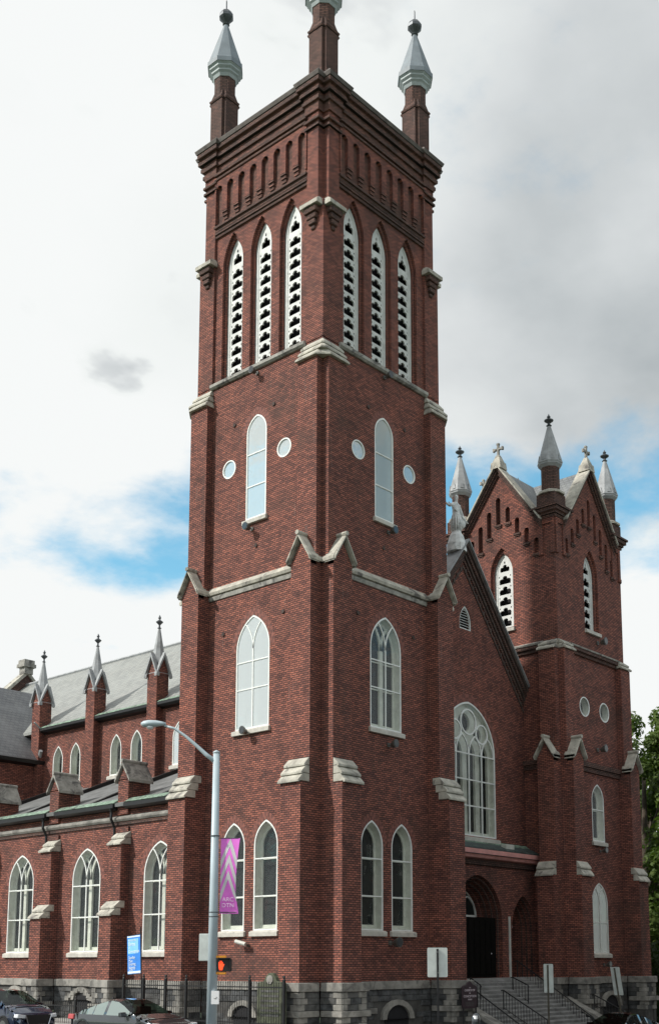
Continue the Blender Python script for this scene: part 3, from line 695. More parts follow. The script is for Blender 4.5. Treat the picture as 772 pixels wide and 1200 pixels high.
for (x, y) in ((BX+.48, .48), (BX+.48, BW-.48), (BX+BW-.48, .48), (BX+BW-.48, BW-.48)):
    pn = square_stack(G, x, y, [(.58, .58, 25.9, 26.05), (.66, .66, 26.053, 26.2), (.78, .78, 26.203, 26.4), (.86, .86, 26.403, 26.52), (.56, .56, 26.52, 27.3)], 'brick_dark', 'corner_block')
    mb = MB(); mb.lathe((x, y, 0), [(.75, 27.3), (.75, 27.42), (.5, 27.55)], 8, math.pi/8); mb.build('block_coping', 'stone', pn)
    mb = MB(); mb.lathe((x, y, 0), [(.50, 27.4), (.50, 29.0)], 8, math.pi/8); mb.build('pinnacle_shaft', 'brick_dark', pn)
    mb = MB(); mb.lathe((x, y, 0), [(.52, 28.85), (.58, 28.92), (.66, 29.0), (.66, 29.06), (.70, 29.12), (.68, 29.2), (.09, 31.35)], 8, math.pi/8); 
    for a_ in range(8):
        t = a_*math.pi/4; c_, s_ = math.cos(t), math.sin(t); r0 = .655
        mb.add([(x+c_*r0-s_*.12, y+s_*r0+c_*.12, 29.22), (x+c_*r0+s_*.12, y+s_*r0-c_*.12, 29.22), (x+c_*(r0-.06), y+s_*(r0-.06), 29.58), (x+c_*(r0-.2), y+s_*(r0-.2), 29.5)], [(0, 1, 2), (0, 2, 3), (1, 2, 3)])
    mb.build('spire', 'zinc', pn)
    mb = MB(); mb.lathe((x, y, 31.3), [(.09, 0), (.16, .05), (.09, .1), (.08, .2), (.25, .32), (.26, .37), (.12, .45), (.06, .5), (.11, .56), (.03, .68), (.01, .75)], 12); mb.build('finial', 'finial_iron', pn)
rf = MB(); rf.loft([[(x, y, z) for y, z in ((.6, 25.4), (3.5, 29.6), (6.4, 25.4))] for x in (BX+.25, BX+BW-.25)]); rf.build('slate_roof', 'slate_tower_y', G)
rf = MB(); rf.loft([[(x, y, z) for x, z in ((BX+.6, 25.4), (BX+3.5, 29.595), (BX+6.4, 25.4))] for y in (.25, BW-.25)]); rf.build('slate_roof', 'slate_tower_x', G)
for (x, y, ry_) in ((BX-.02, 3.5, 1), (BX+3.5, -.02, 0), (BX+BW, 3.5, 1), (BX+3.5, BW, 0)):
    mb = MB(); a = (0, 1) if ry_ else (1, 0)
    square_stack(G, x, y, [(.34, .30, 29.5, 29.9), (.26, .10, 29.9, 30.35)], 'stone', 'cross_base')
    def cbx(u0, u1, z0, z1, t=.085):
        if ry_: mb.box(x-t, x+t, y+u0, y+u1, z0, z1)
        else: mb.box(x+u0, x+u1, y-t, y+t, z0, z1)
    cbx(-.065, .065, 30.2, 31.02, .07); cbx(-.28, .28, 30.66, 30.79, .065)
    for u in (-.29, .29): cbx(u-.055, u+.055, 30.62, 30.83, .075)
    cbx(-.09, .09, 30.96, 31.08, .075); mb.build('cross', 'stone_dirty', G, bevel=.02)
plinth(G, [(BX, 2.2), (BX, 1.0), (BX-pb, 1.0), (BX-pb, 0), (BX, 0), (BX, -pb), (BX+1.0, -pb), (BX+1.0, 0), (BX+6.0, 0), (BX+6.0, -pb), (BX+7.0, -pb), (BX+7.0, 0), (BX+7+pb, 0), (BX+7+pb, 1.0), (BX+7, 1.0), (BX+7, 6)],
       openings=((7, 2.9, 2.1, .72),))

# ------------------------------------------------------------ NAVE with aisle, clerestory, porch
N = empty('church_nave', (13.05, 8, 0), 'long brick church body between the two towers with slate roof, side aisle and arched porch', 'church')
PX = lambda y: (lambda u, v, d=0: (u, y-d, v))         # wall facing -Y at y
PL = lambda x: (lambda u, v, d=0: (x-d, u, v))         # wall facing -X at x
gx, gy, gz = 12.78, 2.25, 23.3
P = PX(gy); mb = MB()
slope = (gz-16.6)/(18.05-gx)
gl = gz - slope*(gx-8.0)
bigw = arch(13.1, 4.45, 8.5, 12.7, 15.25, 12); vent = arch(12.95, .98, 18.95, 19.3, 20.2)
panel(mb, P, [(8, 7.3), (18.05, 7.3), (18.05, 16.7), (gx, gz), (8, gl)], [bigw, vent], 0)
orders(mb, P, [(bigw, 0), (bigw, -.07)]); orders(mb, P, [(vent, 0), (vent, -.3)])
mb.build('gable_wall', 'brick', N)
for s, e, ze in ((1, 18.05, 16.6), (-1, 8.0, gl)):
    for off, wd, dd, m, nm in ((-1.15, .16, .05, 'brick_black', 'rake_moulding'), (-.78, .22, .08, 'brick_dark', 'rake_moulding'), (-.52, .20, .16, 'brick_black', 'rake_moulding'), (-.28, .24, .26, 'brick_dark', 'rake_moulding'), (-.02, .22, .36, 'brick_black', 'rake_moulding'), (.22, .09, .46, 'zinc', 'gable_coping')):
        q = MB(); v0 = ze+off; v1 = gz+off
        q.loft([[P(e, v0, d), P(e, v0+wd, d), P(gx, v1+wd, d), P(gx, v1, d)] for d in (-.5, dd)]); q.build(nm, m, N)
dn = MB(); 
for s, e in ((1, 18.0), (-1, 8.0)):
    L = abs(e-gx); n = int(L/.3)
    for i in range(n):
        u = gx+s*(.2+i*.3); z = gz-slope*(.2+i*.3)-1.02; pbox(dn, P, u-.07, u+.07, z-.1, z+.1, -.02, .07)
dn.build('dentil_course', 'brick_black', N, kind='stuff')
# vent louvers
fr = MB(); ring(fr, P, vent, arch(12.95, .86, 19.0, 19.3, 20.1), -.12, -.03); vw = fr.build('gable_vent', 'louver_white', N)
for i in range(8):
    z = 19.02+i*.135; hw = .42 if z < 19.35 else .42*(1-((z-19.35)/.85)**1.6)
    if hw < .08: continue
    q = MB(); q.loft([[P(u, v, d) for u, v, d in ((12.95-hw, z, -.08), (12.95+hw, z, -.08), (12.95+hw, z+.07, -.2), (12.95-hw, z+.07, -.2))], [P(u, v, d) for u, v, d in ((12.95-hw, z+.02, -.08), (12.95+hw, z+.02, -.08), (12.95+hw, z+.09, -.2), (12.95-hw, z+.09, -.2))]]); q.build('slat', 'louver_white', vw)
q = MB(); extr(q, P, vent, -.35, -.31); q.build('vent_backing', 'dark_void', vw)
# the great west window
c = 13.1; ho = bigw; hi = arch(c, 4.3, 8.58, 12.7, 15.16, 12); fr = MB(); ring(fr, P, ho, hi, -.08, -.004)
cols = [c-2.15, c-1.29, c-.43, c+.43, c+1.29, c+2.15]
lw = .86*1.25; nl = 4; lw = 4.3/nl
for i in range(1, nl): bar(fr, P, [(c-2.15+lw*i, 8.55), (c-2.15+lw*i, 12.6)], .07, -.07, -.006)
for z in (10.0, 11.3, 12.6): bar(fr, P, [(c-2.15, z), (c+2.15, z)], .06, -.068, -.005)
for i in range(nl):
    pts = arch(c-2.15+lw*(i+.5), lw-.05, 12.6, 12.6, 13.55)[2:]; bar(fr, P, pts, .06, -.07, -.006)
cir = [(c, 14.22, .62), (c-1.12, 13.72, .47), (c+1.12, 13.72, .47)]
for (u, v, r_) in cir:
    pts = circ(u, v, r_, 24); ring(fr, P, circ(u, v, r_+.05, 24), circ(u, v, r_-.03, 24), -.07, -.004)
gw = fr.build('great_window', 'white_paint', N)
pane_box(P, hi, -.05, -.04, 'storm_pane', 'storm_glass', gw)
rv = MB(); orders(rv, P, [(hi, -.06), (arch(c, 4.24, 8.62, 12.7, 15.1, 12), -.42)]); rv.build('reveal', 'reveal_paint', gw)
ib = MB()
holes = []
for i in range(nl):
    u = c-2.15+lw*(i+.5)
    holes.append(arch(u, lw-.36, 8.75, 12.6, 13.3, 6))
for (u, v, r_) in cir: holes.append(circ(u, v, r_-.13, 20))
for d in (-.30, -.44): panel(ib, P, hi, holes, d)
for h_ in holes: orders(ib, P, [(h_, -.30), (h_, -.44)])
ib.build('tracery', 'reveal_paint', gw)
pane_box(P, hi, -.50, -.47, 'leaded_pane', 'leaded_glass', gw)
sb = MB(); rail_profile(sb, P, c-2.4, c+2.4, [(-.1, 8.24), (.15, 8.24), (.15, 8.42), (-.1, 8.497)]); sb.build('sill', 'sill_stone', gw)
vring(gw, P, c, 4.45, 12.7, 15.25, .36)
# porch: front wall with three pointed doorways
yp = 1.8; P = PX(yp); mb = MB(); doors = [(13.05, 4.0, 4.35, 6.55, 4), (16.95, 2.1, 4.0, 5.7, 4), (9.15, 2.1, 4.0, 5.7, 4)]
dh = [arch(c_, w_, 1.6, zs_, za_) for c_, w_, zs_, za_, _ in doors]
panel(mb, P, [(8, 1.4), (18.05, 1.4), (18.05, 7.5), (8, 7.5)], dh, 0)
for c_, w_, zs_, za_, no in doors:
    seq = []; d_ = 0; ww = w_; zz = za_
    st = .22 if w_ > 3 else .14
    for j in range(no):
        cc_ = arch(c_, ww, 1.6, zs_, zz); seq += [(cc_, d_), (cc_, d_-.24)]; d_ -= .24; ww -= st*2*.55; zz -= st*.6
    cc_ = arch(c_, ww, 1.6, zs_, zz); seq += [(cc_, d_), (cc_, d_-.3)]
    orders(mb, P, seq)
mb.build('porch_wall', 'brick', N)
for c_, w_, zs_, za_, no in doors:
    # roll mouldings in the angles
    rm = MB(); st = .22 if w_ > 3 else .14; ww = w_; zz = za_; d_ = 0
    for j in range(1, no):
        ww -= st*2*.55; zz -= st*.6; d_ -= .24
        pts = arch(c_, ww+.04, 1.6, zs_, zz+.02, 10)[1:] + [(c_-ww/2-.02, 1.6)]
        rm.tube([P(u, v, d_+.02) for u, v in pts], .05, 6)
    rm.build('doorway_moulding', 'brick_dark', N)
    ww -= st*1.1; zz -= st*.6; dd = -1.2
    if w_ > 3:
        q = MB(); pbox(q, P, c_-w_/2+.12, c_+w_/2-.12, 1.6, 4.52, -1.15, -.32); en = q.build('door_enclosure', 'door_wood', N)
        for j in range(8):
            a_ = c_-w_/2+.2+j*.46; q = MB(); pbox(q, P, a_, a_+.40, 1.75, 4.4, -.33, -.29); q.build('enclosure_board', 'door_wood', en, bevel=.01)
        q = MB(); q.lathe(P(c_+1.35, 2.75, -.24), [(.01, -.05), (.045, 0), (.01, .05)], 8); q.build('door_knob', 'chrome', en)
    dr = MB(); pbox(dr, P, c_-ww/2, c_+ww/2, 1.6, 4.55 if w_ > 3 else 4.1, dd-.12, dd); dj = dr.build('door', 'door_wood', N)
    for s in (-1, 1):
        for zb, zt in ((1.8, 2.7), (2.85, 3.9)):
            q = MB(); a_, b_ = sorted((c_+s*.12, c_+s*(ww/2-.15))); pbox(q, P, a_, b_, zb, zt, dd-.01, dd+.03); q.build('door_panel', 'door_wood', dj, bevel=.015)
        q = MB(); q.tube([P(c_+s*.08, 2.6, dd+.06), P(c_+s*.08, 2.95, dd+.06)], .02, 6); q.build('door_handle', 'chrome', dj)
    zb = 4.55 if w_ > 3 else 4.1
    fl = MB(); oo = arch(c_, ww, zb, max(zs_, zb), zz); ii = arch(c_, ww-.22, zb+.12, max(zs_, zb), zz-.13); ring(fl, P, oo, ii, dd-.1, dd+.02)
    bar(fl, P, [(c_, zb), (c_, zz-.4)], .08, dd-.08, dd+.02)
    if w_ > 3:
        rr_ = arch(c_-ww*.24, ww*.46, zb, zb+.1, zz-.45)[2:]; bar(fl, P, rr_, .07, dd-.08, dd+.025)
        rr_ = arch(c_+ww*.24, ww*.46, zb, zb+.1, zz-.45)[2:]; bar(fl, P, rr_, .07, dd-.08, dd+.025)
    ff = fl.build('fanlight', 'white_paint', N); pane_box(P, ii, dd-.08, dd-.05, 'fanlight_pane', 'leaded_glass', ff)
q = MB(); pbox(q, P, 15.58, 15.68, 1.6, 4.6, -.02, .07); q.build('downpipe', 'sign_back', N)
# porch eaves
q = MB(); rail_profile(q, P, 8.0, 18.0, [(.0, 7.30), (.36, 7.36), (.44, 7.5), (.48, 7.52), (.52, 7.74), (.40, 7.78), (0, 7.8)]); q.build('porch_gutter', 'copper_pink', N)
q = MB(); rail_profile(q, P, 8.0, 18.0, [(.525, 7.50), (.545, 7.51), (.545, 7.53), (.525, 7.54)]); q.build('gutter_seam', 'maroon', N)
q = MB(); rail_profile(q, P, 8.0, 18.0, [(.44, 7.79), (.44, 7.85), (-.42, 8.26), (-.42, 7.6)]); q.build('porch_roof', 'porch_roof', N)
q = MB(); rail_profile(q, P, 8.0, 18.0, [(-.28, 8.1), (-.2, 8.16), (-.46, 8.34), (-.46, 8.1)]); q.build('roof_flashing', 'copper_green', N)
q = MB(); rail_profile(q, P, 8.0, 18.0, [(0, 7.0), (.1, 7.04), (.16, 7.29), (0, 7.297)]); q.build('porch_cornice', 'brick_dark', N)
q = MB(); pbox(q, P, 15.2, 15.9, 7.95, 8.2, -.1, .25); q.build('roof_vent', 'camera_white', N, bevel=.02)

# nave roof
cx0, cx1, ye = 6.1, 20.0, 42.0
rf = MB(); rf.loft([[(x, y, z) for x, z in ((cx0-.35, 16.05), (cx0-.35, 16.2), (13.05, 22.35), (cx1+.35, 16.2), (cx1+.35, 16.05))] for y in (2.6, ye)]); rf.build('nave_roof', 'slate_pale', N)
rf = MB(); rf.tube([(13.05, 3, 22.4), (13.05, ye, 22.4)], .1, 6); rf.build('ridge_cap', 'zinc', N)
# far gable parapet
Pf = PX(ye); q = MB(); extr(q, Pf, [(5.5, 15.5), (13.05, 23.2), (20.6, 15.5)], -.4, .1); q.build('end_gable', 'brick_dark', N)
for s in (-1, 1):
    q = MB(); extr(q, Pf, [(13.05+s*7.7, 15.5), (13.05+s*7.7, 15.8), (13.05, 23.5), (13.05, 23.2)], -.6, .25); q.build('gable_coping', 'stone', N)
square_stack(N, 13.05, ye, [(.35, .35, 23.2, 23.7), (.5, .5, 23.7, 23.95), (.42, .42, 23.953, 24.25)], 'stone_dirty', 'gable_block')
# clerestory
P = PL(cx0); mb = MB(); cw = [14.25, 16.15, 19.75, 21.6, 25.45, 27.2]; hs = [arch(c_, 1.0, 12.75, 14.2, 15.1) for c_ in cw]
panel(mb, P, [(7.9, 10.8), (29.2, 10.8), (29.2, 16.1), (7.9, 16.1)], hs, 0)
for h_ in hs: orders(mb, P, [(h_, 0), (h_, -.07)])
mb.build('clerestory_wall', 'brick', N)
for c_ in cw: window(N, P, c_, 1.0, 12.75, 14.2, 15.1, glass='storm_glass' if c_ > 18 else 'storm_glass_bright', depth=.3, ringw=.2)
q = MB(); rail_profile(q, P, 7.9, 29.2, [(0, 15.95), (.3, 16.0), (.42, 16.12), (.42, 16.27), (.3, 16.27), (0, 16.2)]); q.build('clerestory_gutter', 'black_metal', N)
q = MB(); rail_profile(q, P, 7.9, 29.2, [(.38, 16.25), (.44, 16.27), (.2, 16.44), (.15, 16.4)]); q.build('gutter_flashing', 'copper_green', N)
for y in (11.9, 17.95, 23.55, 29.0):
    s = .40; pr_ = MB(); pr_.box(cx0-.45, cx0+.2, y-s, y+s, 11.0, 17.9); pn = pr_.build('clerestory_buttress', 'brick', N)
    xc = cx0-.05
    q = MB()
    pr2 = MB(); pr2.box(xc-s-.006, xc+s, y-s-.003, y+s+.003, 15.9, 18.05)
    for (f) in (0, 1):
        pr2.loft([[((xc+u, y+d, z) if f else (xc+d, y+u, z)) for u, z in ((-s, 17.9), (s, 17.9), (0, 18.95))] for d in (-s-.008, s+.008)])
    pr2.build('pinnacle_base', 'brick', pn)
    for f in (0, 1):
        for sg in (-1, 1):
            q.loft([[((xc+u, y+d*sg, z) if f else (xc+d*sg, y+u, z)) for u, z in ((-s-.15, 17.84), (-s-.13, 17.70), (0, 18.84), (s+.13, 17.70), (s+.15, 17.84), (0, 19.10))] for d in (s-.06, s+.15)])
        q.loft([[((xc+u, y+d, z) if f else (xc+d, y+u, z)) for u, z in ((-s-.02, 17.93), (s+.02, 17.93), (0, 19.02))] for d in (-s+.03, s-.03)])
    q.lathe((xc, y, 0), [(.42, 18.5), (.34, 19.0), (.06, 20.55)], 8, math.pi/8); q.build('spire', 'zinc', pn)
    q = MB(); q.lathe((xc, y, 20.5), [(.06, 0), (.12, .04), (.05, .09), (.05, .22), (.19, .36), (.2, .4), (.07, .5), (.05, .56), (.09, .62), (.02, .78)], 10); q.build('finial', 'finial_iron', pn)
    if y < 29:
        q = MB(); q.tube([(cx0-.28, y+.62, 16.0), (cx0-.12, y+.6, 15.7), (cx0-.12, y+.6, 12.1)], .07, 8); q.build('downpipe', 'black_metal', N)
# aisle
P = PL(.02); mb = MB(); aw = [9.9, 15.4, 20.95, 26.5]; hs = [arch(c_, 2.24, 2.85, 6.3, 7.8) for c_ in aw]
panel(mb, P, [(7.9, 1.4), (31, 1.4), (31, 9.55), (7.9, 9.55)], hs, 0)
for h_ in hs: orders(mb, P, [(h_, 0), (h_, -.07)])
mb.build('aisle_wall', 'brick', N)
for c_ in aw: window(N, P, c_, 2.24, 2.85, 6.3, 7.8, (4.5, 6.0), 'Y')
q = MB(); rail_profile(q, P, 7.95, 31, [(-.05, 8.86), (.1, 8.88), (.16, 8.97), (.16, 9.04), (.0, 9.16), (-.05, 9.16)]); q.build('aisle_string', 'stone_plinth', N)
q = MB(); rail_profile(q, P, 7.95, 31, [(-.05, 8.68), (.06, 8.7), (.06, 8.84), (-.05, 8.857)]); q.build('aisle_string_lower', 'brick_dark', N)
ab = [12.55, 18.1, 23.65, 29.2]
for i, y in enumerate(ab):
    bb = MB(); pbox(bb, P, y-.45, y+.45, 1.3, 4.5, -.1, .95); pbox(bb, P, y-.45, y+.45, 4.5, 7.75, -.1, .5); pbox(bb, P, y-.4, y+.4, 7.75, 8.6, -.1, .1); bb.build('buttress', 'brick', N)
    capstones(N, P, y-.45, y+.45, .95, .5, 4.45, 5.12, 2); capstones(N, P, y-.45, y+.45, .5, .02, 7.72, 8.34, 2)
    gp = MB(); gp.box(-.12, 1.15, y-.38, y+.38, 9.2, 10.85); gp.loft([[(x, y+a, z) for a, z in ((-.38, 10.8), (.38, 10.8), (0, 11.5))] for x in (-.12, 1.15)]); g_ = gp.build('gablet_pier', 'brick', N)
    for s in (-1, 1):
        q = MB(); q.loft([[(x, y+s*a, z) for a, z in ((.56, 10.68), (.56, 10.82), (0, 11.72), (0, 11.52))] for x in (-.24, 1.2)]); q.build('gablet_coping', 'stone_dirty', g_, bevel=.01)
    q = MB(); q.tube([(-.26, y, 11.72), (1.22, y, 11.72)], .09, 8); q.build('ridge_roll', 'stone_dirty', g_)
    q = MB(); q.tube([(-.35, y+.62, 9.5), (-.3, y+.62, 9.3), (-.32, y+.6, 9.0), (-.12, y+.58, 8.6), (-.12, y+.58, 1.0)], .065, 8); q.build('downpipe', 'black_metal', N)
ys = [7.9]+ab+[31]
for i in range(len(ys)-1):
    a_, b_ = ys[i]+(.4 if i else 0), ys[i+1]-.4
    q = MB(); rail_profile(q, P, a_, b_, [(0, 9.42), (.3, 9.42), (.42, 9.5), (.42, 9.68), (.3, 9.68), (0, 9.6)]); q.build('aisle_gutter', 'black_metal', N)
    q = MB(); rail_profile(q, P, a_, b_, [(.36, 9.69), (.40, 9.72), (.0, 9.95), (-.1, 9.9)]); q.build('gutter_flashing', 'copper_green', N)
rf = MB(); rf.loft([[(x, y, z) for x, z in ((-.3, 9.55), (-.3, 9.7), (cx0, 12.35), (cx0, 9.6))] for y in (7.9, 31)]); rf.build('aisle_roof', 'roof_lead', N)
for y in (10.3, 15.8, 21.4, 26.9):
    q = MB(); q.loft([[(x, y+s, z+dz) for s, dz in ((-.12, -.1), (-.12, h_), (.12, h_), (.12, -.1))] for x, z, h_ in ((-.1, 9.78, .02), (2.6, 10.95, .12), (5.9, 12.3, .2))]); q.build('roof_curb', 'black_metal', N)
# transept
P = PX(29.0); mb = MB(); mb.box(-1.6, 6.3, 29.0, 39.0, 1.0, 14.3); mb.build('transept_wall', 'brick', N)
rf = MB(); rf.loft([[(x, y, z) for y, z in ((28.6, 14.15), (28.6, 14.3), (34, 19.75), (39.4, 14.3), (39.4, 14.15))] for x in (-1.4, 10.5)]); rf.build('transept_roof', 'slate_dark', N)
q = MB(); rail_profile(q, P, -1.6, 6.1, [(0, 14.0), (.4, 14.1), (.5, 14.3), (.35, 14.36), (0, 14.3)]); q.build('transept_gutter', 'black_metal', N)
q = MB(); q.loft([[(-1.7, y, z) for y, z in ((28.8, 14.2), (34, 20.2), (39.2, 14.2))], [(-1.3, y, z) for y, z in ((28.8, 14.2), (34, 20.2), (39.2, 14.2))]]); q.build('transept_gable', 'brick', N)
q = MB(); q.tube([(5.7, 28.4, 14.9), (5.9, 28.9, 14.3)], .12, 6); q.tube([(5.3, 28.6, 16.6), (6.2, 28.6, 15.9), (6.2, 28.8, 14.3)], .05, 6); q.build('gutter_outlet', 'zinc', N)
# other side and end walls
mb = MB(); mb.box(19.7, 20.0, 7.0, ye, -1, 16.1); mb.box(6.2, 19.9, ye-.3, ye, -1, 16.1); mb.build('far_wall', 'brick', N)
mb = MB(); mb.box(8.3, 18.0, 3.4, 3.7, -1, 8); mb.build('porch_back_wall', 'brick_dark', N)
plinth(N, [(.02, 29.0), (.02, 24.1), (-.93, 24.1), (-.93, 23.2), (.02, 23.2), (.02, 18.55), (-.93, 18.55), (-.93, 17.65), (.02, 17.65), (.02, 13.0), (-.93, 13.0), (-.93, 12.1), (.02, 12.1), (.02, 8.14)],
       openings=((8, 2.3, 1.5, 1.1), (4, 2.3, 1.5, 1.1)))
for yc in (15.3,):
    for i, (w_, z_) in enumerate(((.25, 1.12), (.5, 1.0), (.75, .88), (.95, .76))):
        for s in (-1, 1): block('stepped_stone', 'stone_plinth', (-.16, yc+s*w_, z_-.06), (.22, .3, .2), 0, N)

# ------------------------------------------------------------ statue on the gable
S = empty('statue', (gx-.1, 2.35, 23.2), 'white stone robed figure with outstretched arm on the gable peak', 'statue')
sx0, sy0 = gx-.35, 2.35
mb = MB(); mb.lathe((sx0, sy0, 0), [(.52, 22.9), (.50, 23.3), (.36, 23.75), (.24, 23.95), (.22, 24.1)], 12); mb.build('pedestal', 'statue_stone', S)
def skin_body(name, verts, edges, radii, m, parent, root=0, sub=2):
    me = bpy.data.meshes.new(name); me.from_pydata(verts, edges, []); o = bpy.data.objects.new(name, me); COL.objects.link(o)
    o.parent = parent; o.matrix_parent_inverse = world_inv(parent)
    md = o.modifiers.new('skin', 'SKIN'); md.use_smooth_shade = True
    if not me.skin_vertices: 
        bm = bmesh.new(); bm.from_mesh(me); bm.verts.layers.skin.verify(); bm.to_mesh(me); bm.free()
    for i, r in enumerate(radii):
        sv = me.skin_vertices[0].data[i]; sv.radius = r if isinstance(r, tuple) else (r, r); sv.use_root = (i == root)
    sb_ = o.modifiers.new('sub', 'SUBSURF'); sb_.levels = sub; sb_.render_levels = sub
    me.materials.append(M[m]); return o
V0 = Vector((sx0, sy0, 24.05))
vs = [V0+Vector(p) for p in ((0, 0, 0), (0, 0, .35), (-.02, -.02, .8), (0, 0, 1.05), (0, 0, 1.35), (0, 0, 1.52), (-.02, -.03, 1.6), (-.02, -.05, 1.78), (-.02, -.05, 1.92),
                             (-.24, 0, 1.38), (-.5, .02, 1.2), (-.82, .04, 1.28), (.24, 0, 1.36), (.42, -.02, 1.08), (.55, -.06, .88))]
es = [(0, 1), (1, 2), (2, 3), (3, 4), (4, 5), (5, 6), (6, 7), (7, 8), (4, 9), (9, 10), (10, 11), (4, 12), (12, 13), (13, 14)]
skin_body('figure', vs, es, [.2, .24, .25, .18, .2, .1, .065, .12, .07, .1, .075, .05, .1, .075, .05], 'statue_stone', S, 3)
dr = MB()
for i in range(12):
    t = i*math.pi/6; dr.tube([V0+Vector((.22*math.cos(t), .22*math.sin(t), -.02)), V0+Vector((.26*math.cos(t), .26*math.sin(t), .5)), V0+Vector((.14*math.cos(t), .14*math.sin(t), 1.05))], [.055, .045, .02], 6)
dr.build('robe_folds', 'statue_stone', S, smooth=True)
dr = MB(); dr.tube([V0+Vector((-.82, .04, 1.28)), V0+Vector((-.9, .04, 1.4)), V0+Vector((-.92, .04, 1.52))], [.05, .045, .02], 6); dr.build('raised_hand', 'statue_stone', S, smooth=True)
dr = MB(); dr.tube([V0+Vector((-.75, -.1, 1.3)), V0+Vector((.75, -.2, .55))], .03, 6); dr.build('staff', 'statue_stone', S)
dr = MB(); dr.lathe(tuple(V0+Vector((.5, -.02, .55))), [(.05, -.3), (.2, -.15), (.26, .05), (.22, .25), (.08, .38)], 10, sx=1, sy=.6); dr.build('gathered_drapery', 'statue_stone', S, smooth=True)

# ------------------------------------------------------------ ground
def gz_(x, y):   # ground height: level along the side street, falling along the front street
    return -.12 - .82*max(0, min(1, (x-0)/10.0)) - .010*max(0, x-10)
def ground_sheet(name, xs, ys, dz, m, thick=0):
    mb = MB(); vs = [(x, y, gz_(x, y)+dz) for x in xs for y in ys]; n = len(ys)
    mb.add(vs, [(i*n+j, (i+1)*n+j, (i+1)*n+j+1, i*n+j+1) for i in range(len(xs)-1) for j in range(n-1)])
    if thick:
        for seq in ([(x, ys[0]) for x in xs], [(x, ys[-1]) for x in xs], [(xs[0], y) for y in ys], [(xs[-1], y) for y in ys]):
            for a_, b_ in zip(seq, seq[1:]): mb.add([(*a_, gz_(*a_)+dz), (*b_, gz_(*b_)+dz), (*b_, gz_(*b_)+dz-thick), (*a_, gz_(*a_)+dz-thick)], [(0, 1, 2, 3)])
    return mb.build(name, m, kind='structure')
XS = [-900, -300, -100, -40, -20, -9.0, -6.2, -3, 0, 2, 4, 6, 8, 10, 14, 20, 30, 60, 150, 400, 900]
ground_sheet('ground', XS, [-900, -100, -30, 0, 60, 300, 900], -.30, 'grass')
ground_sheet('side_road', [-15.5, -6.2], [-120, -30, 0, 60, 400], -.26, 'asphalt')
ground_sheet('front_road', [x for x in XS if x >= -100], [-14.0, -4.6], -.256, 'asphalt')
ground_sheet('pavement', [-6.2, -3, 0, 2, 4, 6, 8, 10, 14, 20, 30, 60], [-4.6, 1.7], -.13, 'concrete', .2)
ground_sheet('side_pavement', [-6.2, -3, .0], [1.7, 30, 100], -.126, 'concrete', .2)
for i, y in enumerate((8, 14, 20, 26, 32)):
    mb = MB(); mb.box(-8.9, -6.25, y-.05, y+.05, -.40, -.375); mb.build('bay_line', 'line_paint', kind='structure')

# ------------------------------------------------------------ entrance steps and railings
E_ = empty('entrance_steps', (13, -1, -1.2), 'wide grey stone steps climbing to the church doors', 'steps')
nst = 16; y0 = 1.55; run = .265; rise = (1.6+1.15)/nst
block('landing', 'step_stone', (13.0, 1.9, .3), (9.9, 1.9, 2.6), 0, E_)
for i in range(nst):
    yb = y0-.6-i*run; z = 1.6-(i+1)*rise
    for j in range(4):
        x0, x1 = 9.2+j*1.95, 9.2+(j+1)*1.95
        block('step', 'step_stone', ((x0+x1)/2, yb-run/2+.35, z-.5), (x1-x0-.015, run+.7, 1.0), 0, E_)
def stepz(y): return 1.6-max(0, (y0-.6-y)/run)*rise
for x in (8.75, 17.35):
    q = MB(); q.loft([[(x+s, y, z) for y, z in ((-.4, .45), (-3.6, -1.1), (-3.6, -1.6), (1.0, -1.6), (1.0, .45))] for s in (-.22, .22)]); ck = q.build('cheek_wall', 'stone_dark', E_)
    q = MB(); q.loft([[(x+s, y, z) for y, z in ((-.35, .46), (-3.6, -1.09), (-3.6, -.88), (-.35, .68))] for s in (-.3, .3)]); q.build('cheek_coping', 'stone_plinth', ck, bevel=.015)
def railing(x, ya, za, yb, zb, hbase, label):
    o = empty('stair_railing', (x, ya, za-1), label, 'railing', 'black iron railings on the church steps')
    q = MB(); q.tube([(x, ya+.12, za-.02), (x, ya, za), (x, yb, zb), (x, yb-.06, zb-.1)], .03, 6); q.build('handrail', 'black_metal', o)
    n = max(3, int(abs(ya-yb)/.15))
    for i in range(n+1):
        f = i/n; y = ya+(yb-ya)*f; z = za+(zb-za)*f; r_ = .028 if i in (0, n) else .011
        q = MB(); q.tube([(x, y, z), (x, y, z-hbase)], r_, 6); q.build('post' if i in (0, n) else 'baluster', 'black_metal', o)
    q = MB(); q.tube([(x, ya, za-hbase+.12), (x, yb, zb-hbase+.12)], .016, 6); q.build('bottom_rail', 'black_metal', o)
railing(10.1, .2, 1.66, -.35, 1.34, .9, 'short black iron railing nearest the tall tower at the top of the steps')
railing(9.3, -.75, 1.05, -2.9, -.25, .8, 'long black iron railing descending beside the stone cheek wall')
railing(11.1, -.9, 1.10, -3.2, -.15, .9, 'black iron railing in the middle of the steps, second from the left')
railing(13.5, .2, 1.64, -.65, 1.28, .85, 'short black iron railing in front of the central doorway jamb')
railing(16.0, 1.6, 2.42, -2.6, -.22, .85, 'longest black iron railing running from the side doorway down the right of the steps')
railing(17.9, -1.6, .75, -3.2, .02, .6, 'small black iron railing beside the basement arch of the gabled tower')

